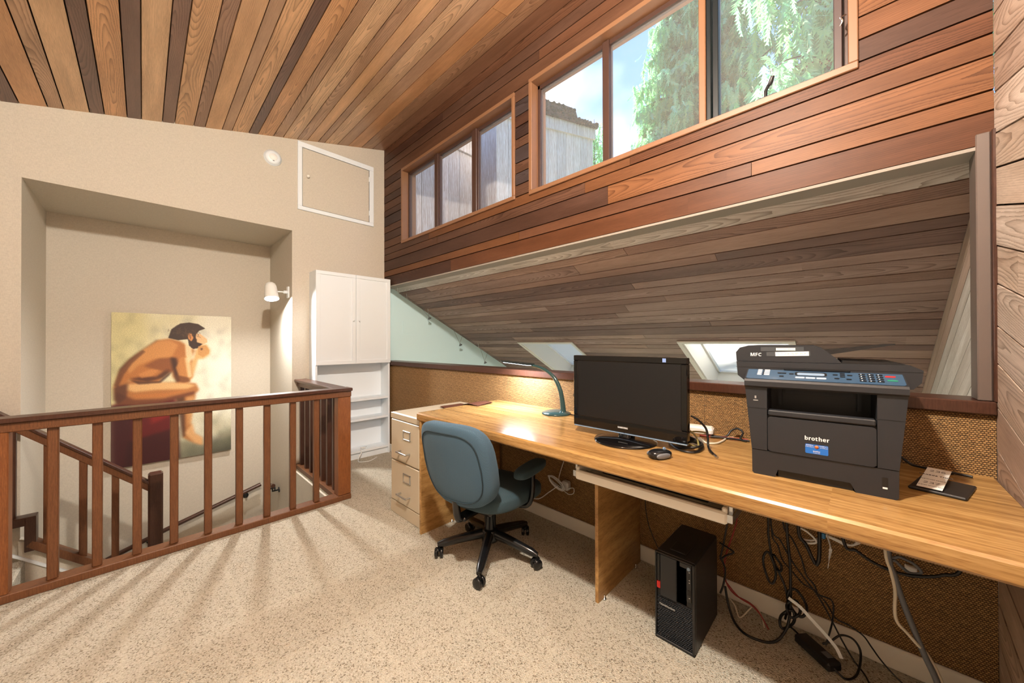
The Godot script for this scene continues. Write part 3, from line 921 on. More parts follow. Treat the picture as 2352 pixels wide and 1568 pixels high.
func build_outside() -> void:
	# boarded end of the neighbouring roof, seen through both windows
	var t := thing("roof_gable", "tall pale vertical-board house wall with mossy roof edge outside the windows", "building")
	var gx := 0.9
	var n0 := 0.99
	var n1 := 3.2
	var rake := func(s: float) -> float: return 4.425 + 0.275 * (s - 1.879)
	var roof := func(s: float) -> float: return RIDGE - SLOPE * s + 0.2
	var cut := []
	var at := n0
	while at < n1 - 0.12:
		cut.append(at)
		at += [0.2, 0.21, 0.19, 0.22][cut.size() % 4]
	cut.append(n1)
	lay_boards(t, "siding_board", Vector3(gx, 0, 0), Vector3.UP, Vector3.FORWARD, Vector3.RIGHT, [PackedVector2Array([Vector2(roof.call(n0), n0), Vector2(roof.call(n1), n1), Vector2(rake.call(n1), n1), Vector2(rake.call(n0), n0)])], [], cut, {}, M.siding, 0.02, 0.006)
	var side := Transform3D(Basis(Vector3(0, 0, -1), Vector3.UP, Vector3(1, 0, 0)), Vector3.ZERO)
	var st := new_st()
	prism(st, PackedVector2Array([Vector2(n0, roof.call(n0)), Vector2(n1, roof.call(n1)), Vector2(n1, rake.call(n1)), Vector2(n0, rake.call(n0))]), 0.38, side.translated(Vector3(gx - 0.4, 0, 0)))
	obj("wall_core", st, M.siding[0], t)
	for q in [[n0 - 0.02, 2.86, 1], [2.865, n1 + 0.03, 2]]:
		st = new_st()
		prism(st, PackedVector2Array([Vector2(q[0], rake.call(q[0]) - 0.17), Vector2(q[1], rake.call(q[1]) - 0.17), Vector2(q[1], rake.call(q[1])), Vector2(q[0], rake.call(q[0]))]), 0.03, side.translated(Vector3(gx, 0, 0)))
		obj("fascia_board", st, M.siding[q[2]], t)
	st = new_st()
	var edge := PackedVector2Array([Vector2(n0 - 0.04, rake.call(n0 - 0.04)), Vector2(n1 + 0.06, rake.call(n1 + 0.06))])
	for q in [[n1 + 0.06, 0.06], [2.9, 0.07], [2.66, 0.08], [2.6, 0.20], [2.3, 0.21], [2.0, 0.19], [1.6, 0.24], [1.3, 0.25], [n0 - 0.04, 0.27]]: edge.append(Vector2(q[0], rake.call(q[0]) + q[1]))
	prism(st, edge, 0.5, side.translated(Vector3(gx - 0.44, 0, 0)))
	obj("roof_edge", st, M.shingle, t)
	var ms := new_st()
	var lr := RandomNumberGenerator.new()
	lr.seed = 5
	for k in 420:
		var s := lr.randf_range(n0, n1 + 0.05)
		var y: float = rake.call(s) + lr.randf_range(0.0, 0.19 if s < 2.6 else 0.07)
		bev(ms, Vector3(gx + 0.06 + lr.randf_range(-0.02, 0.02), y, -s), Vector3(lr.randf_range(0.02, 0.05), lr.randf_range(0.012, 0.03), lr.randf_range(0.02, 0.05)), 0.006, Transform3D())
	var mo := obj("moss", ms, M.moss, t)
	mo.set_meta("kind", "stuff")
	var w := thing("roof_wing", "pale vertical-board house wall with broad fascia outside the three-pane window", "building")
	lay_boards(w, "siding_board", Vector3(-0.02, 0, 0), Vector3.UP, Vector3.FORWARD, Vector3.RIGHT, [PackedVector2Array([Vector2(RIDGE - SLOPE * 0.17 + 0.2, 0.17), Vector2(RIDGE - SLOPE * 2.9 + 0.2, 2.9), Vector2(4.06, 2.9), Vector2(4.06, 0.17)])], [], [0.12, 0.30, 0.52, 0.70, 0.95, 1.14, 1.40, 1.62, 1.85, 2.1, 2.35, 2.6, 2.9], {}, M.siding, 0.02, 0.006)
	st = new_st()
	prism(st, PackedVector2Array([Vector2(0.17, RIDGE - SLOPE * 0.17 + 0.2), Vector2(2.9, RIDGE - SLOPE * 2.9 + 0.2), Vector2(2.9, 4.2), Vector2(0.17, 4.2)]), 0.3, side.translated(Vector3(-0.36, 0, 0)))
	obj("wall_core", st, M.siding[1], w)
	for q in [[0.17, 1.30], [1.305, 2.9]]:
		st = new_st()
		prism(st, rect2(q[0], 3.99, q[1], 4.215), 0.03, side.translated(Vector3(-0.015, 0, 0)))
		obj("fascia_board", st, M.siding[0], w)
	st = new_st()
	prism(st, pv([0.05, 4.215, 2.95, 4.215, 2.95, 4.24, 2.2, 4.33, 1.7, 4.34, 1.2, 4.44, 0.05, 4.62]), 0.6, side.translated(Vector3(-0.5, 0, 0)))
	obj("roof_edge", st, M.shingle, w)
	# garden
	box_obj("ground", Vector3(-40, -3.4, -60), Vector3(50, -3.0, 40), M.ground).set_meta("kind", "structure")
	tag(get_node("ground"), "grass ground of the garden far below the windows", "ground", "", "structure")
	cedar_tree(Vector3(0.9, -3.0, -8.7), 16.0, 2.15, 110, 3, "dense drooping cedar filling the middle of the wide window", 3.0, 0.42)
	cedar_tree(Vector3(3.9, -3.0, -4.1), 12.0, 1.65, 46, 8, "open branched cedar with sky gaps behind the crank casement", 1.0, 0.36)
	cedar_tree(Vector3(-4.2, -3.0, -11.7), 14.0, 1.6, 24, 12, "small distant conifer beside the mossy roof edge", 0.5, 0.5)

func frond() -> ArrayMesh:
	# one drooping spray: a stem of leaflets that get shorter towards the tip
	var st := new_st()
	var l := 0.34
	for k in 9:
		var s := float(k) / 9.0
		var y := -l * s
		var out := -0.05 * s * s
		var w := 0.085 * (1.0 - s * 0.8) * (0.7 + 0.3 * sin(k * 2.3))
		for sd in [-1.0, 1.0]:
			var a := Vector3(0, y, out)
			var b := Vector3(0, y - 0.045, out)
			var c := Vector3(sd * w, y - 0.05 - w * 0.45, out + 0.012 * sd)
			st.add_vertex(a); st.add_vertex(c); st.add_vertex(b)
	st.generate_normals()
	return st.commit()

func cedar_tree(at: Vector3, height: float, spread: float, limbs: int, sd: int, label: String, fill: float, low: float) -> void:
	var t := thing("cedar_tree", label, "tree", at, 0, "trees outside the windows")
	var r := RandomNumberGenerator.new()
	r.seed = sd
	var st := new_st()
	tube(st, [Vector3(0, 0, 0), Vector3(0.05, height * 0.4, 0), Vector3(0, height * 0.75, 0.04), Vector3(0, height, 0)], [0.24, 0.17, 0.08, 0.01], 10)
	obj("trunk", st, M.bark, t)
	var limb := new_st()
	var where: Array[Transform3D] = []
	var tint: Array[Color] = []
	for k in limbs * 2:
		var s := low + (0.98 - low) * float(k) / (limbs * 2)
		var y := height * s
		var reach := spread * (1.12 - s) * 1.9 * r.randf_range(0.7, 1.1)
		reach = minf(reach, spread)
		var az := k * 2.39996 + r.randf_range(-0.3, 0.3)
		var d := Vector3(cos(az), 0, sin(az))
		var pts := []
		for i in 6:
			var q := i / 5.0
			pts.append(Vector3(0, y + 0.25 * q * reach - 0.55 * q * q * reach, 0) + d * reach * q)
		tube(limb, pts, [0.02, 0.017, 0.013, 0.01, 0.007, 0.003], 5)
		var count := int(70 * fill * (0.5 + reach / spread * 0.5))
		for i in count:
			var q := pow(r.randf(), 0.7)
			var f := q * 5.0
			var i0 := mini(int(f), 4)
			var p: Vector3 = pts[i0].lerp(pts[i0 + 1], f - i0)
			p += Vector3(r.randf_range(-0.22, 0.22), r.randf_range(-0.30, 0.06), r.randf_range(-0.22, 0.22))
			var size := r.randf_range(0.7, 1.4)
			var lean := Basis(Vector3.UP, az + r.randf_range(-1.2, 1.2) + PI / 2) * Basis(Vector3.RIGHT, r.randf_range(-0.5, 0.7)) * Basis(Vector3.UP, r.randf_range(-1.0, 1.0))
			where.append(Transform3D(lean.scaled(Vector3.ONE * size), p))
			var g := r.randf_range(0.6, 1.05)
			var yel := r.randf_range(0.0, 0.25)
			tint.append(Color(g * (0.62 + yel * 0.7), g * 0.95, g * (0.84 - yel)))
	obj("limbs", limb, M.bark, t)
	var mm := MultiMesh.new()
	mm.transform_format = MultiMesh.TRANSFORM_3D
	mm.use_colors = true
	mm.mesh = frond()
	mm.instance_count = where.size()
	for k in where.size():
		mm.set_instance_transform(k, where[k])
		mm.set_instance_color(k, tint[k])
	var mi := MultiMeshInstance3D.new()
	mi.multimesh = mm
	mi.material_override = M.leaf
	mi.name = "foliage"
	mi.set_meta("kind", "stuff")
	t.add_child(mi, true)

# ---------------------------------------------------------------- furniture
func build_desk() -> void:
	var t := thing("desk", "long built-in oak desk running along the grasscloth wall", "desk", Vector3(1.96, 0, 0))
	var st := new_st()
	bx(st, Vector3(0, 0.737, 0.002), Vector3(2.43, DESK, 0.747), 0.007)
	obj("desk_top", st, M.desk, t)
	box_obj("support_panel", Vector3(0.03, 0, 0.03), Vector3(0.05, 0.737, 0.742), M.desk_side, t, 0.002)
	box_obj("support_panel", Vector3(1.184, 0, 0.03), Vector3(1.202, 0.737, 0.488), M.desk_side, t, 0.002)
	for p in [[0.056, 0.5], [0.056, 0.15], [1.207, 0.44], [1.207, 0.1]]:
		var g := new_st()
		lathe(g, [[0.0, 0.02], [0.004, 0.02], [0.004, 0.006], [0.01, 0.006], [0.01, 0.0], [0.0, 0.0]], 10, Transform3D(Basis(), Vector3(p[0], 0, p[1])))
		obj("glide", g, M.steel, t)
	# pull-out keyboard tray
	var k := thing("keyboard_tray", "cream pull-out keyboard tray hung on metal slides under the desk", "tray", Vector3(3.15, 0, 0))
	st = new_st()
	bx(st, Vector3(0, 0.640, 0.64), Vector3(0.595, 0.681, 0.662), 0.006)
	bx(st, Vector3(0, 0.640, 0.30), Vector3(0.595, 0.652, 0.645), 0.003)
	bx(st, Vector3(0, 0.640, 0.30), Vector3(0.016, 0.695, 0.655), 0.004)
	bx(st, Vector3(0.579, 0.640, 0.30), Vector3(0.595, 0.695, 0.655), 0.004)
	obj("tray_body", st, M.tray, k)
	st = new_st()
	bx(st, Vector3(0.02, 0.653, 0.60), Vector3(0.30, 0.667, 0.638), 0.004)
	bx(st, Vector3(0.31, 0.653, 0.60), Vector3(0.575, 0.667, 0.638), 0.004)
	obj("wrist_rest", st, M.cable_grey, k)
	for x in [-0.012, 0.597]:
		st = new_st()
		bx(st, Vector3(x, 0.66, 0.28), Vector3(x + 0.012, 0.737, 0.64), 0.001)
		bx(st, Vector3(x - 0.003, 0.648, 0.25), Vector3(x + 0.015, 0.676, 0.655), 0.001)
		obj("slide", st, M.steel, k)
	var kb := thing("keyboard", "black keyboard lying in the cream pull-out tray", "keyboard", Vector3(3.44, 0.652, 0.46))
	st = new_st()
	bx(st, Vector3(-0.22, 0, -0.08), Vector3(0.22, 0.018, 0.09), 0.004)
	obj("case", st, M.black, kb)
	st = new_st()
	for r in 5:
		for c in 18: bx(st, Vector3(-0.21 + c * 0.0233, 0.018, -0.07 + r * 0.03), Vector3(-0.19 + c * 0.0233, 0.026, -0.045 + r * 0.03), 0.002)
	var keys := obj("keys", st, M.printer_dark, kb)
	keys.set_meta("kind", "stuff")

func build_file_cabinet() -> void:
	var t := thing("file_cabinet", "beige metal two-drawer file cabinet beside the end of the desk", "cabinet", Vector3(1.54, 0, 0.06))
	var w := 0.4
	var d := 0.65
	var st := new_st()
	bx(st, Vector3(0, 0.0, 0), Vector3(w, 0.735, d - 0.012), 0.004)
	obj("body", st, M.file, t)
	box_obj("top_lip", Vector3(0, 0.692, d - 0.012), Vector3(w, 0.735, d), M.file, t, 0.004)
	box_obj("plinth", Vector3(0, 0.0, d - 0.012), Vector3(w, 0.092, d), M.file, t, 0.003)
	for y in [[0.396, 0.688], [0.097, 0.386]]:
		var dr := box_obj("drawer", Vector3(0.012, y[0], d - 0.014), Vector3(w - 0.006, y[1], d + 0.002), M.file, t, 0.004)
		var cy: float = y[1] - 0.092
		var lab := new_st()
		for q in [[0.19, cy - 0.032, 0.29, cy - 0.026], [0.19, cy + 0.026, 0.29, cy + 0.032], [0.19, cy - 0.032, 0.197, cy + 0.032], [0.278, cy - 0.032, 0.29, cy + 0.032]]:
			bx(lab, Vector3(q[0], q[1], d), Vector3(q[2], q[3], d + 0.008), 0.002)
		obj("label_holder", lab, M.steel, dr)
		var h := new_st()
		var hy: float = y[1] - 0.214
		tube(h, [Vector3(0.148, hy, d + 0.036), Vector3(0.285, hy, d + 0.036)], 0.0065, 10)
		for x in [0.155, 0.278]: bx(h, Vector3(x - 0.006, hy - 0.006, d), Vector3(x + 0.006, hy + 0.006, d + 0.036), 0.002)
		obj("handle", h, M.steel, dr)
	var lf := thing("leather_sheet", "dark brown wavy leather sheet lying across file cabinet and desk edge", "leather", Vector3.ZERO)
	st = new_st()
	st.set_smooth_group(0)
	var grid := []
	for i in 13:
		var row := []
		for j in 5:
			var u := i / 12.0
			var v := j / 4.0
			row.append(Vector3(1.66 + 0.40 * u + 0.02 * v, 0.739 + 0.056 * smoothstep(0.35, 0.8, u) + 0.006 * sin(u * 9.0 + v * 2.0) * v, 0.15 + 0.22 * v * (1.0 - 0.25 * u)))
		grid.append(row)
	for i in 12:
		for j in 4:
			for up in [0.0, 0.004]:
				var o := Vector3(0, up, 0)
				quad_out(st, grid[i][j] + o, grid[i + 1][j] + o, grid[i + 1][j + 1] + o, grid[i][j + 1] + o, grid[i][j] + Vector3(0, 0.002, 0))
	obj("sheet", st, M.leather, lf)

func build_bookcase() -> void:
	var t := thing("bookcase", "tall narrow white bookcase with two panel doors above open shelves", "bookcase", Vector3(0.001, 0, 0.029))
	var w := 0.784
	var d := 0.188
	var hh := 1.978
	for z in [0.0, w - 0.02]: box_obj("side_panel", Vector3(0, 0, z), Vector3(d, hh, z + 0.02), M.white, t, 0.002)
	box_obj("back_panel", Vector3(0, 0.03, 0.02), Vector3(0.006, hh, w - 0.02), M.white, t, 0.0)
	box_obj("top_panel", Vector3(0, hh - 0.02, 0.02), Vector3(d, hh, w - 0.02), M.white, t, 0.001)
	box_obj("kick_board", Vector3(0.02, 0, 0.02), Vector3(d - 0.02, 0.07, w - 0.02), M.white, t, 0.001)
	for y in [0.068, 0.408, 0.625, 1.035]:
		box_obj("shelf", Vector3(0.006, y, 0.02), Vector3(d - 0.002, y + 0.022, w - 0.02), M.white, t, 0.001)
	for z in [[0.0, 0.388], [0.391, w]]:
		var dr := new_st()
		var y0 := 1.03
		for q in [[z[0], y0, z[1], y0 + 0.04], [z[0], hh - 0.035, z[1], hh], [z[0], y0 + 0.04, z[0] + 0.04, hh - 0.035], [z[1] - 0.04, y0 + 0.04, z[1], hh - 0.035]]:
			bx(dr, Vector3(d + 0.001, q[1], q[0]), Vector3(d + 0.019, q[3], q[2]), 0.002)
		var o := obj("door", dr, M.white, t)
		box_obj("door_panel", Vector3(d + 0.003, y0 + 0.038, z[0] + 0.038), Vector3(d + 0.010, hh - 0.033, z[1] - 0.038), M.white, o, 0.0)
		var k := new_st()
		var kz: float = 0.36 if z[0] == 0.0 else 0.42
		lathe(k, [[0.0, 0.022], [0.007, 0.02], [0.008, 0.014], [0.004, 0.006], [0.005, 0.0]], 12, Transform3D(Basis(Vector3(0, 0, 1), Vector3(1, 0, 0), Vector3(0, 1, 0)), Vector3(d + 0.019, 1.49, kz)))
		obj("knob", k, M.white, o)
	var c := new_st()
	tube(c, smooth([Vector3(0.10, 0.098, 0.26), Vector3(0.13, 0.105, 0.34), Vector3(0.16, 0.10, 0.30), Vector3(0.18, 0.097, 0.36), Vector3(0.20, 0.07, 0.36), Vector3(0.215, 0.008, 0.40), Vector3(0.30, 0.006, 0.42), Vector3(0.34, 0.006, 0.33), Vector3(0.27, 0.006, 0.22)]), 0.0045, 8)
	tag(obj("white_cable", c, M.cable_white), "white power cable trailing off the lowest bookcase shelf", "cable")

func slab_along(st: SurfaceTool, p: Vector3, q: Vector3, w: float, h: float, r := 0.003) -> void:
	# a square bar from p to q, w wide (level) and h high (upright to the run)
	var d := (q - p).normalized()
	var side := d.cross(Vector3.UP).normalized()
	var up := side.cross(d)
	bev(st, Vector3.ZERO, Vector3(w, h, p.distance_to(q)), r, Transform3D(Basis(side, up, -d), (p + q) / 2.0))

func build_railings() -> void:
	var t := thing("stair_railing", "waist-high cedar railing with square balusters around the stairwell", "railing", Vector3(1.075, 0, 0.885))
	var o := -t.position
	var parts := func(called: String, lo: Vector3, hi: Vector3, m: Material, r := 0.004) -> void:
		var st := new_st()
		bx(st, lo + o, hi + o, r)
		obj(called, st, m, t)
	parts.call("base_rail", Vector3(1.025, 0.0, 0.832), Vector3(1.118, 0.042, 2.95), M.rail_wood)
	parts.call("base_rail", Vector3(0.0, 0.0, 0.852), Vector3(1.025, 0.042, 0.936), M.rail_wood)
	parts.call("corner_post", Vector3(1.022, 0.042, 0.832), Vector3(1.11, 0.82, 0.93), M.rail_post)
	parts.call("end_post", Vector3(1.03, 0.042, 2.455), Vector3(1.115, 0.82, 2.548), M.rail_post)
	for z in [1.08, 1.238, 1.397, 1.553, 1.713, 1.871, 2.025, 2.175, 2.325, 2.66, 2.82]:
		parts.call("baluster", Vector3(1.056, 0.042, z - 0.019), Vector3(1.094, 0.82, z + 0.019), M.rail_wood)
	for x in [0.06, 0.21, 0.36, 0.51, 0.66, 0.80, 0.94]:
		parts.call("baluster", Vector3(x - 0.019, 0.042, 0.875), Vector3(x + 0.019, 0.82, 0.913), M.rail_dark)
	parts.call("sub_rail", Vector3(1.05, 0.82, 0.83), Vector3(1.116, 0.866, 2.95), M.rail_wood)
	parts.call("sub_rail", Vector3(0.0, 0.82, 0.862), Vector3(1.05, 0.866, 0.925), M.rail_wood)
	parts.call("cap_rail", Vector3(1.022, 0.866, 0.826), Vector3(1.134, 0.89, 2.95), M.rail_dark)
	parts.call("cap_rail", Vector3(0.0, 0.866, 0.838), Vector3(1.022, 0.89, 0.948), M.rail_dark)
	# balustrade that goes down with the flight
	var b := thing("stair_balustrade", "dark cedar balustrade sloping down the stair flight to a squat newel", "railing", Vector3(0.06, 0, 1.93))
	var p := -b.position
	var s := 0.925
	var y_at := func(z: float) -> float: return 0.719 + s * (z - 2.556)
	var st := new_st()
	slab_along(st, Vector3(0.06, y_at.call(1.95) - 0.045, 1.95) + p, Vector3(0.06, y_at.call(2.95) - 0.045, 2.95) + p, 0.055, 0.05)
	obj("hand_rail", st, M.rail_wood, b)
	st = new_st()
	slab_along(st, Vector3(0.06, y_at.call(1.95) - 0.012, 1.95) + p, Vector3(0.06, y_at.call(2.95) - 0.012, 2.95) + p, 0.075, 0.018)
	obj("rail_cap", st, M.rail_dark, b)
	st = new_st()
	var sh := func(z: float) -> float: return -0.216 + 0.917 * (z - 2.4) + 0.02
	slab_along(st, Vector3(0.06, sh.call(1.95), 1.95) + p, Vector3(0.06, sh.call(2.53), 2.53) + p, 0.085, 0.045)
	obj("shoe_rail", st, M.rail_wood, b)
	st = new_st()
	bx(st, Vector3(0.018, -0.13, 2.50) + p, Vector3(0.102, 0.10, 2.548) + p, 0.003)
	bx(st, Vector3(0.018, 0.045, 2.54) + p, Vector3(0.102, 0.10, 2.95) + p, 0.003)
	obj("shoe_return", st, M.rail_dark, b)
	for z in [2.145, 2.30, 2.455]:
		st = new_st()
		bx(st, Vector3(0.04, sh.call(z) + 0.0, z - 0.019) + p, Vector3(0.08, y_at.call(z) - 0.06, z + 0.019) + p, 0.003)
		obj("baluster", st, M.rail_wood, b)
	st = new_st()
	bx(st, Vector3(0.04, 0.08, 2.585) + p, Vector3(0.08, y_at.call(2.605) - 0.06, 2.625) + p, 0.003)
	obj("baluster", st, M.rail_dark, b)
	st = new_st()
	bx(st, Vector3(0.025, -0.95, 1.89) + p, Vector3(0.105, 0.235, 1.975) + p, 0.012)
	obj("newel", st, M.rail_dark, b)
	# handrail on the wall of the recess
	var h := thing("wall_handrail", "dark round handrail on iron brackets low inside the stair recess", "handrail", Vector3(-0.82, -0.5, 1.5))
	var q := -h.position
	st = new_st()
	tube(st, [Vector3(-0.82, -0.79, 2.5) + q, Vector3(-0.82, -0.57, 1.845) + q, Vector3(-0.82, -0.345, 1.07) + q], 0.021, 10)
	obj("rail", st, M.rail_dark, h)
	st = new_st()
	tube(st, [Vector3(-0.80, -0.345, 1.03) + q, Vector3(-0.45, -0.275, 1.03) + q], 0.021, 10)
	obj("rail", st, M.rail_dark, h)
	for r in [[Vector3(-0.886, -0.66, 1.95), Vector3(-0.82, -0.60, 1.95)], [Vector3(-0.886, -0.45, 1.2), Vector3(-0.82, -0.40, 1.2)], [Vector3(-0.66, -0.37, 0.968), Vector3(-0.66, -0.325, 1.03)], [Vector3(-0.48, -0.34, 0.968), Vector3(-0.48, -0.29, 1.03)]]:
		st = new_st()
		tube(st, [r[0] + q, Vector3(r[1].x, r[0].y, r[1].z) + q, r[1] + q], 0.009, 8)
		lathe(st, [[0.0, 0.006], [0.028, 0.006], [0.028, 0.0]], 14, Transform3D(Basis(Vector3(0, 0, 1), (Vector3(1, 0, 0) if r[0].x < -0.88 else Vector3(0, 0, 1)), Vector3(0, 1, 0)) if r[0].x < -0.88 else Basis(Vector3(1, 0, 0), Vector3(0, 0, 1), Vector3(0, -1, 0)), r[0] + q))
		obj("bracket", st, M.black, h)

func build_chair() -> void:
	var t := thing("office_chair", "teal fabric swivel office chair with black five-star base at the desk", "chair", Vector3(2.487, 0, 0.569), deg_to_rad(10))
	# local: faces -z, turned 10 degrees to the left of the wall
	var spin := deg_to_rad(-10)
	var casters := [Vector2(-0.188, 0.23), Vector2(0.176, 0.236), Vector2(0.297, -0.086), Vector2(0.012, -0.298), Vector2(-0.298, -0.083)]
	for c in casters:
		var d := Vector3(c.x, 0, c.y).normalized()
		d = Basis(Vector3.UP, spin) * d
		var e := d * 0.298
		var st := new_st()
		var side := d.cross(Vector3.UP).normalized()
		var pts := []
		var rad := []
		for k in 9:
			var s := k / 8.0
			pts.append(d * lerpf(0.015, 0.305, s) + Vector3(0, 0.128 - 0.040 * s - 0.014 * s * s, 0))
			rad.append(lerpf(0.029, 0.021, s) if k < 8 else 0.014)
		tube(st, pts, rad, 12)
		var leg := obj("leg", st, M.plastic, t)
		st = new_st()
		tube(st, [e + Vector3(0, 0.078, 0), e + Vector3(0, 0.045, 0)], 0.008, 8)
		var turn := Basis(Vector3.UP, c.angle() * 1.7)
		for sd in [-1.0, 1.0]:
			lathe(st, [[0.0, 0.011], [0.024, 0.010], [0.028, 0.004], [0.028, -0.006], [0.022, -0.009], [0.0, -0.009]], 18, Transform3D(turn * Basis(Vector3(0, 0, 1), Vector3(1, 0, 0), Vector3(0, 1, 0)), e + Vector3(0, 0.028, 0) + turn * Vector3(0.015 * sd, 0, 0)))
		bev(st, e + Vector3(0, 0.048, 0), Vector3(0.028, 0.022, 0.05), 0.008, Transform3D())
		obj("caster", st, M.plastic, leg)
	var st := new_st()
	lathe(st, [[0.0, 0.085], [0.05, 0.085], [0.052, 0.10], [0.05, 0.145], [0.044, 0.152], [0.034, 0.155], [0.034, 0.155], [0.034, 0.235], [0.038, 0.24], [0.038, 0.30], [0.0, 0.30]], 24)
	obj("column", st, M.plastic, t)
	st = new_st()
	bx(st, Vector3(-0.11, 0.29, -0.13), Vector3(0.11, 0.335, 0.14), 0.015)
	bx(st, Vector3(-0.035, 0.30, 0.10), Vector3(0.035, 0.325, 0.265), 0.008)
	tube(st, smooth([Vector3(0, 0.31, 0.24), Vector3(0, 0.32, 0.275), Vector3(0, 0.38, 0.29), Vector3(0, 0.45, 0.295)]), 0.02, 8)
	obj("mechanism", st, M.plastic, t)
	st = new_st()
	blob(st, Vector3(0.25, 0.255, 0.05), 0.45, 0.6, func(v: Vector3) -> Vector3:
		var w := Vector3(v.x * (1.0 + 0.06 * v.y / 0.235), v.z, -v.y)
		return w + Vector3(0, 0.385 - 0.28 * pow(maxf(v.y, 0.0), 2.0) * 1.2, -0.02))
	obj("seat", st, M.fabric_seat, t)
	# backrest: leans back, narrower towards the bottom
	var bend := func(v: Vector3) -> Vector3:
		var s := v.y / 0.225
		var w := v.x * (1.0 - 0.06 * s * s - (0.16 * s * s if s < 0 else 0.02))
		var z := v.z - 0.9 * v.x * v.x + 0.02 * s
		return Vector3(w, 0.615 + v.y, 0.315 + z + 0.035 * s)
	st = new_st()
	blob(st, Vector3(0.242, 0.225, 0.05), 0.42, 0.5, bend)
	var back := obj("backrest", st, M.fabric, t)
	st = new_st()
	var loop := []
	for k in 56:
		var th := TAU * k / 56
		var f := func(w: float) -> float: return signf(w) * pow(absf(w), 0.5)
		loop.append(bend.call(Vector3(0.198 * f.call(cos(th)), 0.185 * f.call(sin(th)) - 0.005, 0.0462)))
	tube(st, loop, 0.0035, 6, true)
	obj("welt_seam", st, M.welt, back)
	for sx in [-1.0, 1.0]:
		st = new_st()
		tube(st, smooth([Vector3(0.12 * sx, 0.322, -0.03), Vector3(0.225 * sx, 0.328, -0.03), Vector3(0.262 * sx, 0.37, -0.032), Vector3(0.27 * sx, 0.45, -0.04), Vector3(0.262 * sx, 0.53, -0.05)]), 0.014, 10)
		var arm := obj("arm", st, M.plastic, t)
		st = new_st()
		blob(st, Vector3(0.047, 0.14, 0.025), 0.5, 0.7, func(v: Vector3) -> Vector3: return Vector3(0.262 * sx + v.x, 0.545 + v.z + 0.04 * v.y, -0.03 - v.y), 28, 14)
		obj("arm_pad", st, M.fabric_seat if sx > 0 else M.plastic, arm)

func front_xf(at: Vector3) -> Transform3D:
	return Transform3D(Basis(), at)

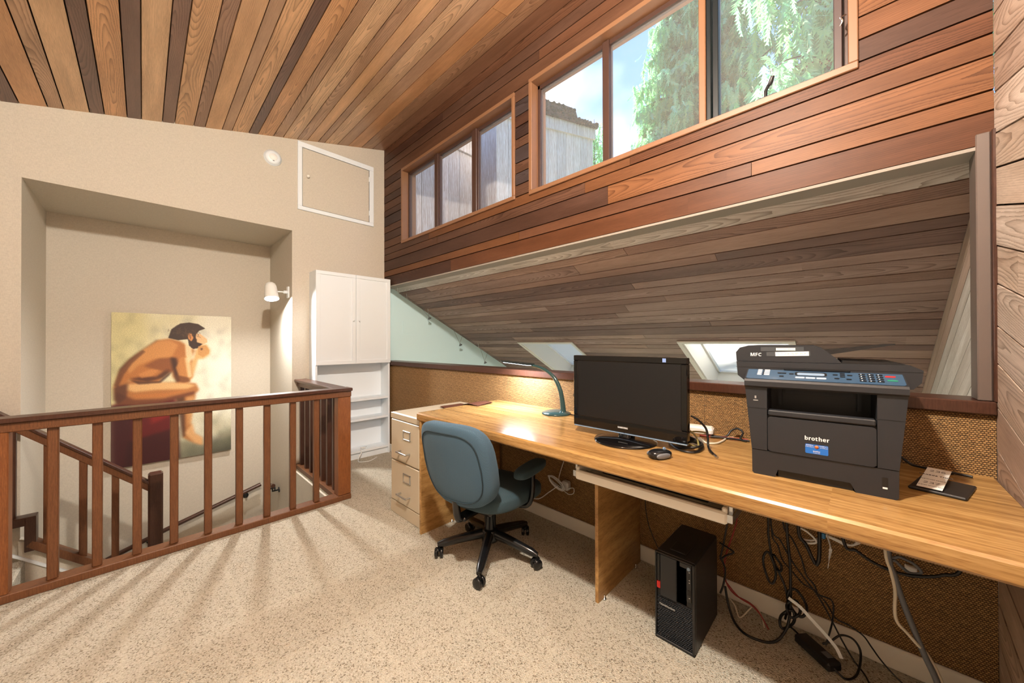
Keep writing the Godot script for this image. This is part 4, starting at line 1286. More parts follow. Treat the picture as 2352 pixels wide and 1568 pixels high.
func build_printer() -> void:
	var t := thing("printer", "large black multifunction laser printer with scanner lid on the desk", "printer", Vector3(3.967, DESK, 0.503), 0.07)
	var st := new_st()
	# paper tray with a finger notch
	prism(st, pv([-0.176, 0.006, -0.17, 0.0, -0.112, 0.0, -0.104, 0.026, 0.074, 0.026, 0.086, 0.0, 0.17, 0.0, 0.176, 0.006, 0.177, 0.084, -0.177, 0.084]), -0.385, front_xf(Vector3(0, 0, 0)))
	var tray := obj("paper_tray", st, M.printer, t)
	st = new_st()
	bx(st, Vector3(-0.104, 0.001, -0.06), Vector3(0.08, 0.026, -0.012), 0.0)
	obj("tray_recess", st, M.printer_dark, tray)
	st = new_st()
	prism(st, round_rect(0.012, 0.034, 0.002, 2, Vector2(0.148, 0.043)), 0.001, front_xf(Vector3.ZERO))
	obj("level_window", st, M.printer_dark, tray)
	st = new_st()
	bx(st, Vector3(0.143, 0.027, 0.001), Vector3(0.153, 0.032, 0.0016))
	obj("level_mark", st, M.print_white, tray)
	# body, widening upwards
	st = new_st()
	prism(st, pv([-0.177, 0.086, -0.133, 0.086, -0.133, 0.30, -0.196, 0.30]), -0.40, front_xf(Vector3(0, 0, 0.002)))
	var ch := obj("left_cheek", st, M.printer, t)
	st = new_st()
	prism(st, pv([0.177, 0.086, 0.133, 0.086, 0.133, 0.30, 0.196, 0.30]), -0.40, front_xf(Vector3(0, 0, 0.002)))
	obj("right_cheek", st, M.printer, t)
	st = new_st()
	bx(st, Vector3(-0.133, 0.086, -0.40), Vector3(0.133, 0.30, -0.16))
	bx(st, Vector3(-0.133, 0.086, -0.17), Vector3(0.133, 0.205, -0.012))
	obj("core", st, M.printer_dark, t)
	for q in [[-0.196, -0.133], [0.133, 0.196]]:
		st = new_st()
		bx(st, Vector3(q[0] * 0.985, 0.228, 0.0015), Vector3(q[1] * 0.985, 0.2295, 0.0026))
		obj("seam", st, M.printer_dark, t)
	st = new_st()
	var dp := round_rect(0.262, 0.118, 0.010, 4, Vector2(0, 0.145))
	prism(st, dp, 0.012, front_xf(Vector3(0, 0, -0.008)))
	var door := obj("front_door", st, M.printer, t)
	st = new_st()
	bx(st, Vector3(-0.130, 0.208, -0.03), Vector3(0.130, 0.226, 0.008), 0.003)
	obj("output_lip", st, M.printer, t)
	st = new_st()
	for x in [-0.11, 0.10]: bx(st, Vector3(x, 0.227, -0.15), Vector3(x + 0.01, 0.298, -0.14))
	bx(st, Vector3(-0.09, 0.27, -0.158), Vector3(0.09, 0.298, -0.15))
	obj("output_ribs", st, M.printer, t)
	text_mesh("maker_name", "brother", 0.0125, M.print_white, Transform3D(Basis(), Vector3(-0.004, 0.147, 0.0045)), door, true)
	# blue sticker below the name
	st = new_st()
	prism(st, round_rect(0.056, 0.030, 0.003, 3, Vector2(-0.004, 0.114)), 0.0006, front_xf(Vector3(0, 0, 0.004)))
	var sk := obj("sticker", st, M.sticker, door)
	text_mesh("sticker_text", "RANKED #1", 0.0026, M.print_white, Transform3D(Basis(), Vector3(-0.021, 0.1255, 0.005)), sk, true)
	text_mesh("sticker_text", "CLASSÉ nº 1", 0.0026, M.print_white, Transform3D(Basis(), Vector3(0.0125, 0.1255, 0.005)), sk, true)
	text_mesh("sticker_text", "IN RELIABILITY", 0.0017, M.print_white, Transform3D(Basis(), Vector3(-0.021, 0.1205, 0.005)), sk)
	text_mesh("sticker_text", "EN FIABILITÉ", 0.0017, M.print_white, Transform3D(Basis(), Vector3(0.0135, 0.1205, 0.005)), sk)
	text_mesh("sticker_text", "brother", 0.0036, M.print_white, Transform3D(Basis(), Vector3(-0.004, 0.1075, 0.005)), sk, true)
	text_mesh("sticker_text", "At your side", 0.0022, M.print_white, Transform3D(Basis(), Vector3(-0.004, 0.1025, 0.005)), sk)
	st = new_st()
	lathe(st, [[0.0, 0.0012], [0.0052, 0.0012], [0.0052, 0.0]], 14, Transform3D(Basis(Vector3(1, 0, 0), Vector3(0, 0, 1), Vector3(0, -1, 0)), Vector3(-0.004, 0.1215, 0.0044)))
	obj("medal", st, M.sticker_medal, sk)
	# usb port
	st = new_st()
	bx(st, Vector3(-0.172, 0.254, 0.002), Vector3(-0.158, 0.257, 0.0035))
	bx(st, Vector3(-0.168, 0.262, 0.002), Vector3(-0.163, 0.271, 0.003))
	obj("usb_port", st, M.silver, ch)
	# control deck
	var along := Transform3D(Basis(Vector3(0, 0, 1), Vector3(0, 1, 0), Vector3(-1, 0, 0)), Vector3(0.197, 0, 0))
	st = new_st()
	prism(st, pv([0.004, 0.300, 0.012, 0.306, 0.012, 0.322, 0.006, 0.329, -0.10, 0.368, -0.40, 0.368, -0.40, 0.300]), 0.394, along)
	var deck := obj("control_deck", st, M.printer, t)
	var dn := Vector3(0, 0.106, 0.039).normalized()
	var du := Vector3(0, 0.039, -0.106).normalized()
	var px := Transform3D(Basis(Vector3.RIGHT, du, dn), Vector3(0, 0.3292, 0.0062))
	st = new_st()
	prism(st, round_rect(0.386, 0.100, 0.008, 4, Vector2(0, 0.053)), 0.0012, px)
	var panel := obj("control_panel", st, M.printer_panel, deck)
	st = new_st()
	prism(st, round_rect(0.17, 0.03, 0.004, 3, Vector2(-0.005, 0.094)), 0.006, px)
	obj("panel_brow", st, M.printer_dark, panel)
	var key := func(called: String, u: float, v: float, w: float, h: float, m: Material, up := 0.0024) -> void:
		var s := new_st()
		prism(s, round_rect(w, h, minf(w, h) * 0.3, 3, Vector2(u, v)), up, px)
		obj(called, s, m, panel)
	for r in 4:
		key.call("dial_key", -0.157, 0.038 + r * 0.0125, 0.013, 0.008, M.grey_button)
		key.call("dial_key", -0.136, 0.038 + r * 0.0125, 0.016, 0.008, M.grey_button)
		key.call("dial_light", -0.146, 0.038 + r * 0.0125, 0.004, 0.006, M.printer_dark)
	for q in [[-0.10, 0.055], [-0.088, 0.055], [-0.068, 0.052], [-0.094, 0.030]]: key.call("mode_key", q[0], q[1], 0.012, 0.008, M.printer_dark)
	key.call("display_frame", -0.018, 0.056, 0.082, 0.03, M.printer_dark, 0.0016)
	key.call("display", -0.018, 0.054, 0.070, 0.019, M.lcd, 0.0022)
	for k in 3: key.call("function_key", -0.045 + k * 0.027, 0.025, 0.024, 0.010, M.grey_button)
	for q in [[0.060, 0.070], [0.060, 0.045], [0.043, 0.058], [0.077, 0.058], [0.060, 0.058], [0.046, 0.030], [0.074, 0.028]]: key.call("arrow_key", q[0], q[1], 0.012, 0.007, M.printer_dark)
	for r in 4:
		for c in 3:
			key.call("number_key", 0.105 + c * 0.019, 0.022 + r * 0.0155, 0.015, 0.009, M.printer_dark)
			key.call("number_mark", 0.103 + c * 0.019, 0.022 + r * 0.0155, 0.003, 0.004, M.print_white, 0.0028)
	key.call("stop_key", 0.166, 0.060, 0.022, 0.008, M.red)
	key.call("start_key", 0.168, 0.032, 0.022, 0.008, mat(rgb8(40, 130, 100), 0.4))
	# scanner and document feeder
	st = new_st()
	prism(st, pv([-0.228, 0.335, -0.205, 0.315, 0.215, 0.315, 0.232, 0.335, 0.236, 0.372, 0.21, 0.386, -0.232, 0.386]), -0.33, front_xf(Vector3(0, 0, -0.07)))
	var sc := obj("scanner_bed", st, M.printer, t)
	st = new_st()
	bx(st, Vector3(-0.2325, 0.3655, -0.0705), Vector3(0.236, 0.3668, -0.0692))
	obj("lid_seam", st, M.printer_dark, sc)
	st = new_st()
	prism(st, pv([-0.232, 0.387, -0.234, 0.42, -0.222, 0.437, -0.195, 0.445, -0.01, 0.445, 0.012, 0.436, 0.052, 0.398, 0.06, 0.387]), -0.32, front_xf(Vector3(0, 0, -0.075)))
	var adf := obj("document_feeder", st, M.printer, t)
	st = new_st()
	prism(st, pv([0.012, 0.4175, 0.03, 0.414, 0.185, 0.447, 0.185, 0.450, 0.02, 0.428, 0.01, 0.424]), -0.23, front_xf(Vector3(0, 0, -0.12)))
	obj("paper_support", st, M.printer_dark, adf)
	st = new_st()
	prism(st, pv([0.06, 0.386, 0.205, 0.386, 0.19, 0.392, 0.062, 0.396]), -0.30, front_xf(Vector3(0, 0, -0.085)))
	obj("feeder_output", st, M.printer_dark, adf)
	text_mesh("model_mark", "MFC", 0.0125, M.print_white, Transform3D(Basis(), Vector3(-0.172, 0.412, -0.0745)), adf, true)
	# two handwritten paper labels taped to the feeder
	for q in [[-0.085, 0.436, 0.054, 0.009, 0.01], [-0.068, 0.420, 0.092, 0.015, 0.035]]:
		var xf := Transform3D(Basis(Vector3.BACK, q[4]), Vector3(q[0], q[1] - 0.004, -0.0745))
		st = new_st()
		bx(st, Vector3(-0.072, -0.007, 0), Vector3(0.05, 0.008, 0.0004), 0.0, xf)
		var tp := obj("tape_strip", st, M.tape, adf)
		st = new_st()
		bx(st, Vector3(-q[2] / 2, -q[3] / 2, 0.0006), Vector3(q[2] / 2, q[3] / 2, 0.0012), 0.0, xf)
		var pl := obj("paper_label", st, M.paper, tp)
		st = new_st()
		var hw := RandomNumberGenerator.new()
		hw.seed = int(q[2] * 1000)
		var x: float = -q[2] / 2 + 0.006
		while x < q[2] / 2 - 0.006:
			var pts := []
			for k in hw.randi_range(4, 8):
				pts.append(xf * Vector3(x, hw.randf_range(-0.25, 0.25) * q[3], 0.0013))
				x += hw.randf_range(0.0008, 0.0018)
			tube(st, smooth(pts, 3), 0.0003, 4)
			x += hw.randf_range(0.001, 0.006)
		obj("handwriting", st, M.print_pencil, pl)

func build_monitor() -> void:
	var t := thing("monitor", "black widescreen computer monitor on a round glossy foot, screen off", "monitor", Vector3(3.278, DESK, 0.44))
	var st := new_st()
	var z := 0.012
	# frame as four bars round the screen
	for q in [[-0.278, 0.366, 0.278, 0.393], [-0.278, 0.038, 0.278, 0.090], [-0.278, 0.090, -0.252, 0.366], [0.252, 0.090, 0.278, 0.366]]:
		bx(st, Vector3(q[0], q[1], -0.02), Vector3(q[2], q[3], z), 0.003)
	bx(st, Vector3(-0.262, 0.05, -0.045), Vector3(0.262, 0.38, -0.015), 0.01)
	bx(st, Vector3(-0.15, 0.09, -0.075), Vector3(0.15, 0.33, -0.04), 0.02)
	var fr := obj("housing", st, M.black_gloss, t)
	box_obj("screen", Vector3(-0.253, 0.089, -0.01), Vector3(0.253, 0.367, z - 0.003), M.screen, t, 0.0)
	box_obj("bottom_strip", Vector3(-0.276, 0.032, -0.012), Vector3(0.276, 0.038, z - 0.001), M.lcd, fr, 0.002)
	text_mesh("maker_name", "SAMSUNG", 0.0078, M.print_white, Transform3D(Basis(), Vector3(-0.006, 0.062, z + 0.0004)), fr, true)
	box_obj("energy_label", Vector3(0.178, 0.372, z), Vector3(0.193, 0.389, z + 0.0005), M.sticker_top, fr, 0.0)
	st = new_st()
	bx(st, Vector3(-0.04, 0.01, -0.035), Vector3(0.035, 0.06, -0.005), 0.008)
	tube(st, [Vector3(0, 0.012, -0.02), Vector3(0, 0.07, -0.03)], 0.034, 16)
	obj("neck", st, M.black_gloss, t)
	st = new_st()
	lathe(st, [[0.0, 0.020], [0.05, 0.019], [0.11, 0.014], [0.138, 0.008], [0.141, 0.004], [0.139, 0.0], [0.139, 0.0], [0.0, 0.0]], 48)
	obj("foot", st, M.black_gloss, t)
	# camera clip behind the left edge
	st = new_st()
	tube(st, [Vector3(-0.315, 0.178, -0.05), Vector3(-0.25, 0.178, -0.05)], 0.012, 10)
	obj("cable_plug", st, M.black, t)
	var m := thing("mouse", "small black wireless mouse with grey sides in front of the monitor", "mouse", Vector3(3.492, DESK, 0.572), deg_to_rad(-25))
	st = new_st()
	blob(st, Vector3(0.031, 0.05, 0.019), 0.75, 0.85, func(v: Vector3) -> Vector3:
		return Vector3(v.x, maxf(0.0, 0.014 + v.z * (1.0 - 2.5 * v.y)), -v.y), 28, 16)
	obj("shell", st, M.plastic, m)
	for sx in [-1.0, 1.0]:
		st = new_st()
		blob(st, Vector3(0.006, 0.034, 0.011), 0.8, 0.9, func(v: Vector3) -> Vector3: return Vector3(0.0275 * sx + v.x, 0.014 + v.z, 0.008 - v.y), 16, 10)
		obj("side_grip", st, M.cable_grey, m)
	st = new_st()
	tube(st, [Vector3(-0.003, 0.033, -0.022), Vector3(0.003, 0.033, -0.022)], 0.006, 12)
	obj("wheel", st, M.lcd, m)

func build_computer() -> void:
	var t := thing("computer_tower", "black tower computer with grille front and red tag on the carpet", "computer", Vector3(3.512, 0, 0.486))
	var w := 0.157
	var hh := 0.363
	var d := 0.315
	var st := new_st()
	bx(st, Vector3(-w / 2, 0, -d), Vector3(w / 2, hh, -0.012), 0.006)
	obj("case", st, M.black, t)
	st = new_st()
	# front bezel frame
	for q in [[-w / 2, 0.0, w / 2, 0.012], [-w / 2, hh - 0.006, w / 2, hh], [-w / 2, 0.0, -w / 2 + 0.006, hh], [w / 2 - 0.010, 0.0, w / 2, hh]]:
		bx(st, Vector3(q[0], q[1], -0.014), Vector3(q[2], q[3], 0.0), 0.002)
	var fr := obj("bezel", st, M.black, t)
	box_obj("upper_panel", Vector3(-0.058, 0.182, -0.014), Vector3(0.008, 0.355, -0.003), M.printer, t, 0.002)
	var io := box_obj("port_strip", Vector3(0.020, 0.335, -0.014), Vector3(0.066, 0.355, -0.004), M.printer, t, 0.002)
	box_obj("port_column", Vector3(0.046, 0.205, -0.014), Vector3(0.066, 0.335, -0.004), M.printer, io, 0.002)
	box_obj("left_strip", Vector3(-0.071, 0.24, -0.014), Vector3(-0.060, 0.352, -0.004), M.printer_dark, t, 0.001)
	box_obj("dark_recess", Vector3(0.008, 0.182, -0.03), Vector3(0.046, 0.352, -0.012), M.printer_dark, t, 0.0)
	st = new_st()
	lathe(st, [[0.0, 0.003], [0.006, 0.003], [0.007, 0.0]], 16, Transform3D(Basis(Vector3(1, 0, 0), Vector3(0, 0, 1), Vector3(0, -1, 0)), Vector3(0.055, 0.338, -0.004)))
	obj("power_button", st, M.lcd, io)
	for y in [0.324, 0.293, 0.283, 0.222]: box_obj("port_mark", Vector3(0.056, y, -0.004), Vector3(0.060, y + 0.003, -0.0034), M.print_white, io, 0.0)
	box_obj("usb_port", Vector3(0.053, 0.285, -0.005), Vector3(0.0565, 0.307, -0.0034), M.printer_dark, io, 0.0)
	box_obj("headset_port", Vector3(0.050, 0.232, -0.006), Vector3(0.063, 0.255, -0.002), M.printer_dark, io, 0.002)
	box_obj("red_tag", Vector3(-0.0715, 0.210, -0.014), Vector3(-0.0575, 0.238, -0.002), M.red, t, 0.001)
	# grille: rows of short slanted ribs
	box_obj("grille_back", Vector3(-0.072, 0.012, -0.02), Vector3(0.068, 0.182, -0.013), M.printer_dark, t, 0.0)
	st = new_st()
	for r in 22:
		for c in 15:
			var x := -0.069 + c * 0.0092 + (0.0046 if r % 2 else 0.0)
			bev(st, Vector3(x + 0.002, 0.0155 + r * 0.0077, -0.009), Vector3(0.0072, 0.0026, 0.006), 0.0006, Transform3D())
	var g := obj("grille", st, M.printer, t)
	g.set_meta("kind", "stuff")
	text_mesh("model_name", "ThinkStation", 0.0078, M.silver, Transform3D(Basis(), Vector3(-0.030, 0.147, -0.004)), t, true)
	st = new_st()
	bx(st, Vector3(-0.035, hh, -0.13), Vector3(0.032, hh + 0.004, -0.05), 0.003)
	obj("top_grip", st, M.printer_dark, t)

# ---------------------------------------------------------------- lamps
func build_lamps() -> void:
	# wall lamp in the stair recess: its opening is tipped towards the room
	var t := thing("wall_lamp", "lit white bell-shaped wall lamp on the side of the stair recess", "lamp", Vector3(-0.12, 1.77, 0.968))
	var st := new_st()
	prism(st, round_rect(0.055, 0.115, 0.006, 3), 0.012, Transform3D())
	obj("wall_plate", st, M.white, t)
	st = new_st()
	tube(st, [Vector3(0, 0, 0.01), Vector3(0, 0, 0.045)], 0.016, 12)
	tube(st, [Vector3(0, 0, 0.04), Vector3(0, 0.0, 0.10)], 0.006, 10)
	obj("arm", st, M.white, t)
	var tip := Basis(Vector3(0, 0, 1), deg_to_rad(20))   # opening swings towards +x
	var head := Transform3D(tip, Vector3(0.0, 0.0, 0.152))
	st = new_st()
	lathe(st, [[0.0, 0.092], [0.024, 0.088], [0.042, 0.072], [0.050, 0.045], [0.056, -0.02], [0.062, -0.085], [0.062, -0.085], [0.059, -0.085], [0.059, -0.085], [0.053, -0.02], [0.047, 0.043], [0.039, 0.068], [0.022, 0.084], [0.0, 0.088]], 32, head)
	obj("shade", st, M.white_rough, t)
	st = new_st()
	lathe(st, [[0.0, -0.088], [0.022, -0.084], [0.038, -0.070], [0.044, -0.048], [0.038, -0.022], [0.022, -0.002], [0.014, 0.02], [0.0, 0.02]], 20, head)
	var glow := mat(rgb8(255, 246, 232), 0.5, 0.0, {"emission_enabled": true, "emission": rgb8(255, 248, 236), "emission_energy_multiplier": 9.0})
	obj("light_bulb", st, glow, t)
	var l := OmniLight3D.new()
	l.name = "wall_lamp_glow"
	l.light_color = rgb8(255, 252, 247)
	l.light_energy = 2.8
	l.light_size = 0.042
	l.omni_range = 14.0
	l.omni_attenuation = 2.0
	l.shadow_enabled = true
	t.add_child(l)
	l.position = head * Vector3(0, -0.046, 0)
	# globe lamp hung from the ceiling above the camera; it throws the desk's and the printer's shadows
	var c := thing("ceiling_lamp", "small frosted globe lamp hanging from the cedar ceiling over the carpet", "lamp", Vector3(3.6, 2.92, 1.78))
	st = new_st()
	lathe(st, [[0.0, 0.163], [0.05, 0.150], [0.05, 0.135], [0.0, 0.132]], 24)
	tube(st, [Vector3(0, 0.135, 0), Vector3(0, 0.06, 0)], 0.008, 8)
	lathe(st, [[0.0, 0.07], [0.028, 0.068], [0.03, 0.05], [0.0, 0.05]], 20)
	obj("mount", st, M.white, c)
	st = new_st()
	lathe(st, [[0.0, 0.06], [0.03, 0.052], [0.052, 0.03], [0.06, 0.0], [0.052, -0.03], [0.03, -0.052], [0.0, -0.06]], 24)
	var glow2 := mat(rgb8(255, 240, 214), 0.5, 0.0, {"emission_enabled": true, "emission": rgb8(255, 244, 228), "emission_energy_multiplier": 8.0})
	obj("globe_light", st, glow2, c)
	var g := OmniLight3D.new()
	g.name = "ceiling_lamp_glow"
	g.light_color = rgb8(255, 246, 232)
	g.light_energy = 7.2
	g.light_size = 0.055
	g.omni_range = 16.0
	g.omni_attenuation = 2.0
	g.shadow_enabled = true
	c.add_child(g)
	# desk lamp
	var d := thing("desk_lamp", "dark green swan-neck desk lamp with a lit flat head on the desk", "lamp", Vector3(2.655, DESK, 0.145))
	st = new_st()
	lathe(st, [[0.0, 0.026], [0.03, 0.025], [0.065, 0.019], [0.088, 0.011], [0.094, 0.006], [0.092, 0.0], [0.092, 0.0], [0.0, 0.0]], 40)
	obj("foot", st, M.lamp_green, d)
	st = new_st()
	var path := smooth([Vector3(0.045, 0.015, -0.015), Vector3(0.038, 0.08, -0.015), Vector3(0.022, 0.155, -0.013), Vector3(-0.016, 0.222, -0.011), Vector3(-0.075, 0.268, -0.008), Vector3(-0.14, 0.292, -0.005), Vector3(-0.205, 0.303, 0.0)], 5)
	var rad := []
	for k in path.size(): rad.append(lerpf(0.021, 0.009, sqrt(float(k) / (path.size() - 1))))
	tube(st, path, rad, 14)
	obj("neck", st, M.lamp_green, d)
	var tilt := Transform3D(Basis(Vector3(0, 0, 1), deg_to_rad(-3)), Vector3(-0.345, 0.312, 0.0))
	st = new_st()
	prism(st, round_rect(0.30, 0.072, 0.03, 6), 0.010, Transform3D(tilt.basis * Basis(Vector3(1, 0, 0), Vector3(0, 0, -1), Vector3(0, 1, 0)), tilt.origin))
	obj("head", st, M.lamp_dark, d)
	st = new_st()
	prism(st, round_rect(0.262, 0.048, 0.022, 6), -0.003, Transform3D(tilt.basis * Basis(Vector3(1, 0, 0), Vector3(0, 0, -1), Vector3(0, 1, 0)), tilt.origin))
	var led := mat(rgb8(240, 248, 255), 0.4, 0.0, {"emission_enabled": true, "emission": rgb8(232, 244, 255), "emission_energy_multiplier": 9.0})
	obj("led_panel", st, led, d)
	var a := AreaLight3D.new()
	a.name = "desk_lamp_glow"
	a.light_color = rgb8(232, 242, 255)
	a.light_energy = 1.0
	a.area_size = Vector2(0.26, 0.045)
	a.shadow_enabled = true
	d.add_child(a)
	a.transform = Transform3D(tilt.basis * Basis(Vector3(1, 0, 0), Vector3(0, 0, -1), Vector3(0, 1, 0)), tilt.origin + Vector3(0, -0.008, 0))

# ---------------------------------------------------------------- painting
func build_painting() -> void:
	var t := thing("painting", "unframed canvas painting of a seated bearded figure in the stair recess", "painting", Vector3(-0.886, 0.82, 1.77))
	var w := 0.872
	var h := 1.44
	var st := new_st()
	bx(st, Vector3(0.004, -h / 2, -w / 2), Vector3(0.034, h / 2, w / 2), 0.002)
	obj("canvas", st, mat(rgb8(208, 200, 168), 0.8), t)
	st = new_st()
	var uv := [Vector2(0, 0), Vector2(1, 0), Vector2(1, 1), Vector2(0, 1)]
	var p := [Vector3(0.0344, h / 2, w / 2), Vector3(0.0344, h / 2, -w / 2), Vector3(0.0344, -h / 2, -w / 2), Vector3(0.0344, -h / 2, w / 2)]
	for k in [0, 1, 2, 0, 2, 3]:
		st.set_uv(uv[k])
		st.add_vertex(p[k])
	obj("painted_face", st, mat(Color.WHITE, 0.55, 0.0, {"albedo_texture": picture(), "texture_repeat": false}), t)

func fill_poly(px: PackedFloat32Array, w: int, h: int, q: Array, c: Color, k := 1.0) -> void:
	var n := q.size() / 2
	var lo := 1.0
	var hi := 0.0
	for i in n:
		lo = minf(lo, q[i * 2 + 1])
		hi = maxf(hi, q[i * 2 + 1])
	for y in range(maxi(0, int(lo * h)), mini(h, int(hi * h) + 1)):
		var v := (y + 0.5) / h
		var xs := []
		for i in n:
			var y0: float = q[i * 2 + 1]
			var y1: float = q[(i * 2 + 3) % (2 * n)]
			if (y0 > v) != (y1 > v):
				var x0: float = q[i * 2]
				var x1: float = q[(i * 2 + 2) % (2 * n)]
				xs.append(x0 + (v - y0) / (y1 - y0) * (x1 - x0))
		xs.sort()
		for i in range(0, xs.size() - 1, 2):
			for x in range(maxi(0, int(xs[i] * w)), mini(w, int(xs[i + 1] * w) + 1)):
				var o := (y * w + x) * 3
				px[o] = lerpf(px[o], c.r, k)
				px[o + 1] = lerpf(px[o + 1], c.g, k)
				px[o + 2] = lerpf(px[o + 2], c.b, k)

func soften(px: PackedFloat32Array, w: int, h: int, r: int) -> PackedFloat32Array:
	for pass_ in 2:
		var step := 3 if pass_ == 0 else w * 3
		var out := px.duplicate()
		var count := w if pass_ == 0 else h
		var lines := h if pass_ == 0 else w
		for l in lines:
			var base := l * w * 3 if pass_ == 0 else l * 3
			for ch in 3:
				var sum := 0.0
				for k in range(-r, r + 1): sum += px[base + clampi(k, 0, count - 1) * step + ch]
				for k in count:
					out[base + k * step + ch] = sum / (2 * r + 1)
					sum += px[base + mini(k + r + 1, count - 1) * step + ch] - px[base + maxi(k - r, 0) * step + ch]
		px = out
	return px

# oil painting in flat layers of brushed colour
func picture() -> ImageTexture:
	var w := 420
	var h := 694
	var n := noise(FastNoiseLite.TYPE_SIMPLEX, 1.0, 3, 31)
	var px := PackedFloat32Array()
	px.resize(w * h * 3)
	for y in h:
		for x in w:
			var u := float(x) / w
			var v := float(y) / h
			var c := rgb8(208, 200, 150).lerp(rgb8(234, 232, 214), clampf(u * 1.5 - 0.2 + 0.25 * n.get_noise_2d(u * 3.0, v * 3.0), 0, 1))
			c = c.lerp(rgb8(150, 146, 112), clampf((v - 0.62) * 2.6 * u + 0.25 * n.get_noise_2d(u * 4.0 + 9.0, v * 4.0), 0, 0.85))
			c = c.lerp(rgb8(34, 36, 34), clampf(maxf(v - 0.84, 0.0) * 5.0 * maxf(u - 0.35, 0.0) * 2.0 + 0.2 * n.get_noise_2d(u * 6.0, v * 6.0 + 4.0), 0, 0.9))
			var o := (y * w + x) * 3
			px[o] = c.r; px[o + 1] = c.g; px[o + 2] = c.b
	var L := {
		"body": [0.015, 0.481, 0.061, 0.374, 0.128, 0.308, 0.226, 0.244, 0.345, 0.178, 0.442, 0.166, 0.533, 0.185, 0.609, 0.224, 0.658, 0.248, 0.628, 0.303, 0.653, 0.406, 0.61, 0.474, 0.506, 0.47, 0.47, 0.43, 0.461, 0.391, 0.39, 0.434, 0.354, 0.462, 0.268, 0.458, 0.145, 0.452, 0.128, 0.43, 0.112, 0.472],
		"thigh": [0.015, 0.481, 0.12, 0.444, 0.354, 0.462, 0.572, 0.472, 0.668, 0.486, 0.697, 0.534, 0.668, 0.557, 0.572, 0.574, 0.39, 0.599, 0.169, 0.606, 0.05, 0.592, 0.023, 0.559],
		"calf": [0.497, 0.577, 0.6, 0.56, 0.668, 0.564, 0.64, 0.688, 0.625, 0.766, 0.659, 0.84, 0.728, 0.879, 0.732, 0.936, 0.659, 0.914, 0.554, 0.859, 0.554, 0.712, 0.507, 0.631],
		"armup": [0.534, 0.301, 0.609, 0.279, 0.629, 0.373, 0.643, 0.437, 0.6, 0.474, 0.534, 0.463, 0.497, 0.369],
		"fore": [0.6, 0.474, 0.643, 0.437, 0.687, 0.312, 0.737, 0.312, 0.792, 0.281, 0.797, 0.249, 0.766, 0.208, 0.706, 0.208, 0.668, 0.248, 0.653, 0.303, 0.624, 0.342],
		"hair": [0.433, 0.162, 0.46, 0.101, 0.533, 0.061, 0.609, 0.052, 0.687, 0.061, 0.751, 0.092, 0.696, 0.109, 0.667, 0.137, 0.658, 0.192, 0.687, 0.232, 0.647, 0.24, 0.609, 0.216, 0.6, 0.169, 0.515, 0.177],
		"face": [0.658, 0.129, 0.706, 0.132, 0.766, 0.168, 0.772, 0.192, 0.727, 0.208, 0.677, 0.232, 0.658, 0.192],
		"beard": [0.658, 0.137, 0.677, 0.192, 0.727, 0.204, 0.677, 0.236, 0.628, 0.232, 0.614, 0.201],
		"ear": [0.59, 0.13, 0.624, 0.126, 0.647, 0.161, 0.628, 0.185, 0.605, 0.169],
		"box": [0.011, 0.59, 0.39, 0.584, 0.488, 0.583, 0.498, 0.608, 0.518, 1.017, 0.026, 0.998, 0.015, 0.663],
		"shade": [0.128, 0.43, 0.268, 0.458, 0.39, 0.434, 0.461, 0.391, 0.425, 0.374, 0.337, 0.424, 0.235, 0.42],
		"spine": [0.015, 0.481, 0.061, 0.363, 0.128, 0.301, 0.226, 0.241, 0.345, 0.174, 0.354, 0.181, 0.243, 0.252, 0.144, 0.323, 0.08, 0.385, 0.034, 0.475],
		"light1": [0.572, 0.192, 0.628, 0.232, 0.638, 0.295, 0.609, 0.341, 0.581, 0.286],
		"light2": [0.104, 0.465, 0.337, 0.461, 0.591, 0.481, 0.668, 0.501, 0.591, 0.521, 0.337, 0.514, 0.168, 0.519, 0.112, 0.501],
		"under": [0.034, 0.51, 0.169, 0.569, 0.39, 0.577, 0.658, 0.54, 0.659, 0.563, 0.39, 0.603, 0.169, 0.609, 0.034, 0.588],
		"lit": [0.226, 0.244, 0.345, 0.186, 0.442, 0.177, 0.515, 0.208, 0.461, 0.292, 0.319, 0.304, 0.193, 0.346, 0.128, 0.401, 0.12, 0.358],
		"arml": [0.572, 0.301, 0.609, 0.302, 0.634, 0.437, 0.6, 0.443],
		"foot": [0.573, 0.83, 0.64, 0.767, 0.659, 0.84, 0.728, 0.879, 0.732, 0.932, 0.659, 0.91],
		"floor": [0.516, 0.878, 0.732, 0.943, 1.009, 0.903, 1.009, 1.021, 0.518, 1.017],
	}
	fill_poly(px, w, h, L.floor, rgb8(104, 104, 84), 0.5)
	px = soften(px, w, h, 5)
	fill_poly(px, w, h, L.box, rgb8(92, 20, 22))
	fill_poly(px, w, h, [0.0, 0.60, 0.16, 0.60, 0.15, 1.0, 0.0, 1.0], rgb8(48, 14, 20), 0.75)
	fill_poly(px, w, h, [0.12, 0.84, 0.52, 0.78, 0.53, 1.0, 0.1, 1.0], rgb8(44, 12, 16), 0.7)
	fill_poly(px, w, h, [0.28, 0.64, 0.44, 0.62, 0.46, 0.70, 0.30, 0.74], rgb8(150, 36, 30), 0.6)
	px = soften(px, w, h, 6)
	fill_poly(px, w, h, L.spine, rgb8(46, 32, 26))
	fill_poly(px, w, h, L.calf, rgb8(176, 118, 66))
	fill_poly(px, w, h, [0.50, 0.58, 0.57, 0.57, 0.575, 0.85, 0.555, 0.86], rgb8(70, 42, 30), 0.8)
	fill_poly(px, w, h, L.body, rgb8(176, 112, 58))
	fill_poly(px, w, h, L.thigh, rgb8(172, 112, 62))
	fill_poly(px, w, h, L.fore, rgb8(214, 170, 112))
	px = soften(px, w, h, 1)
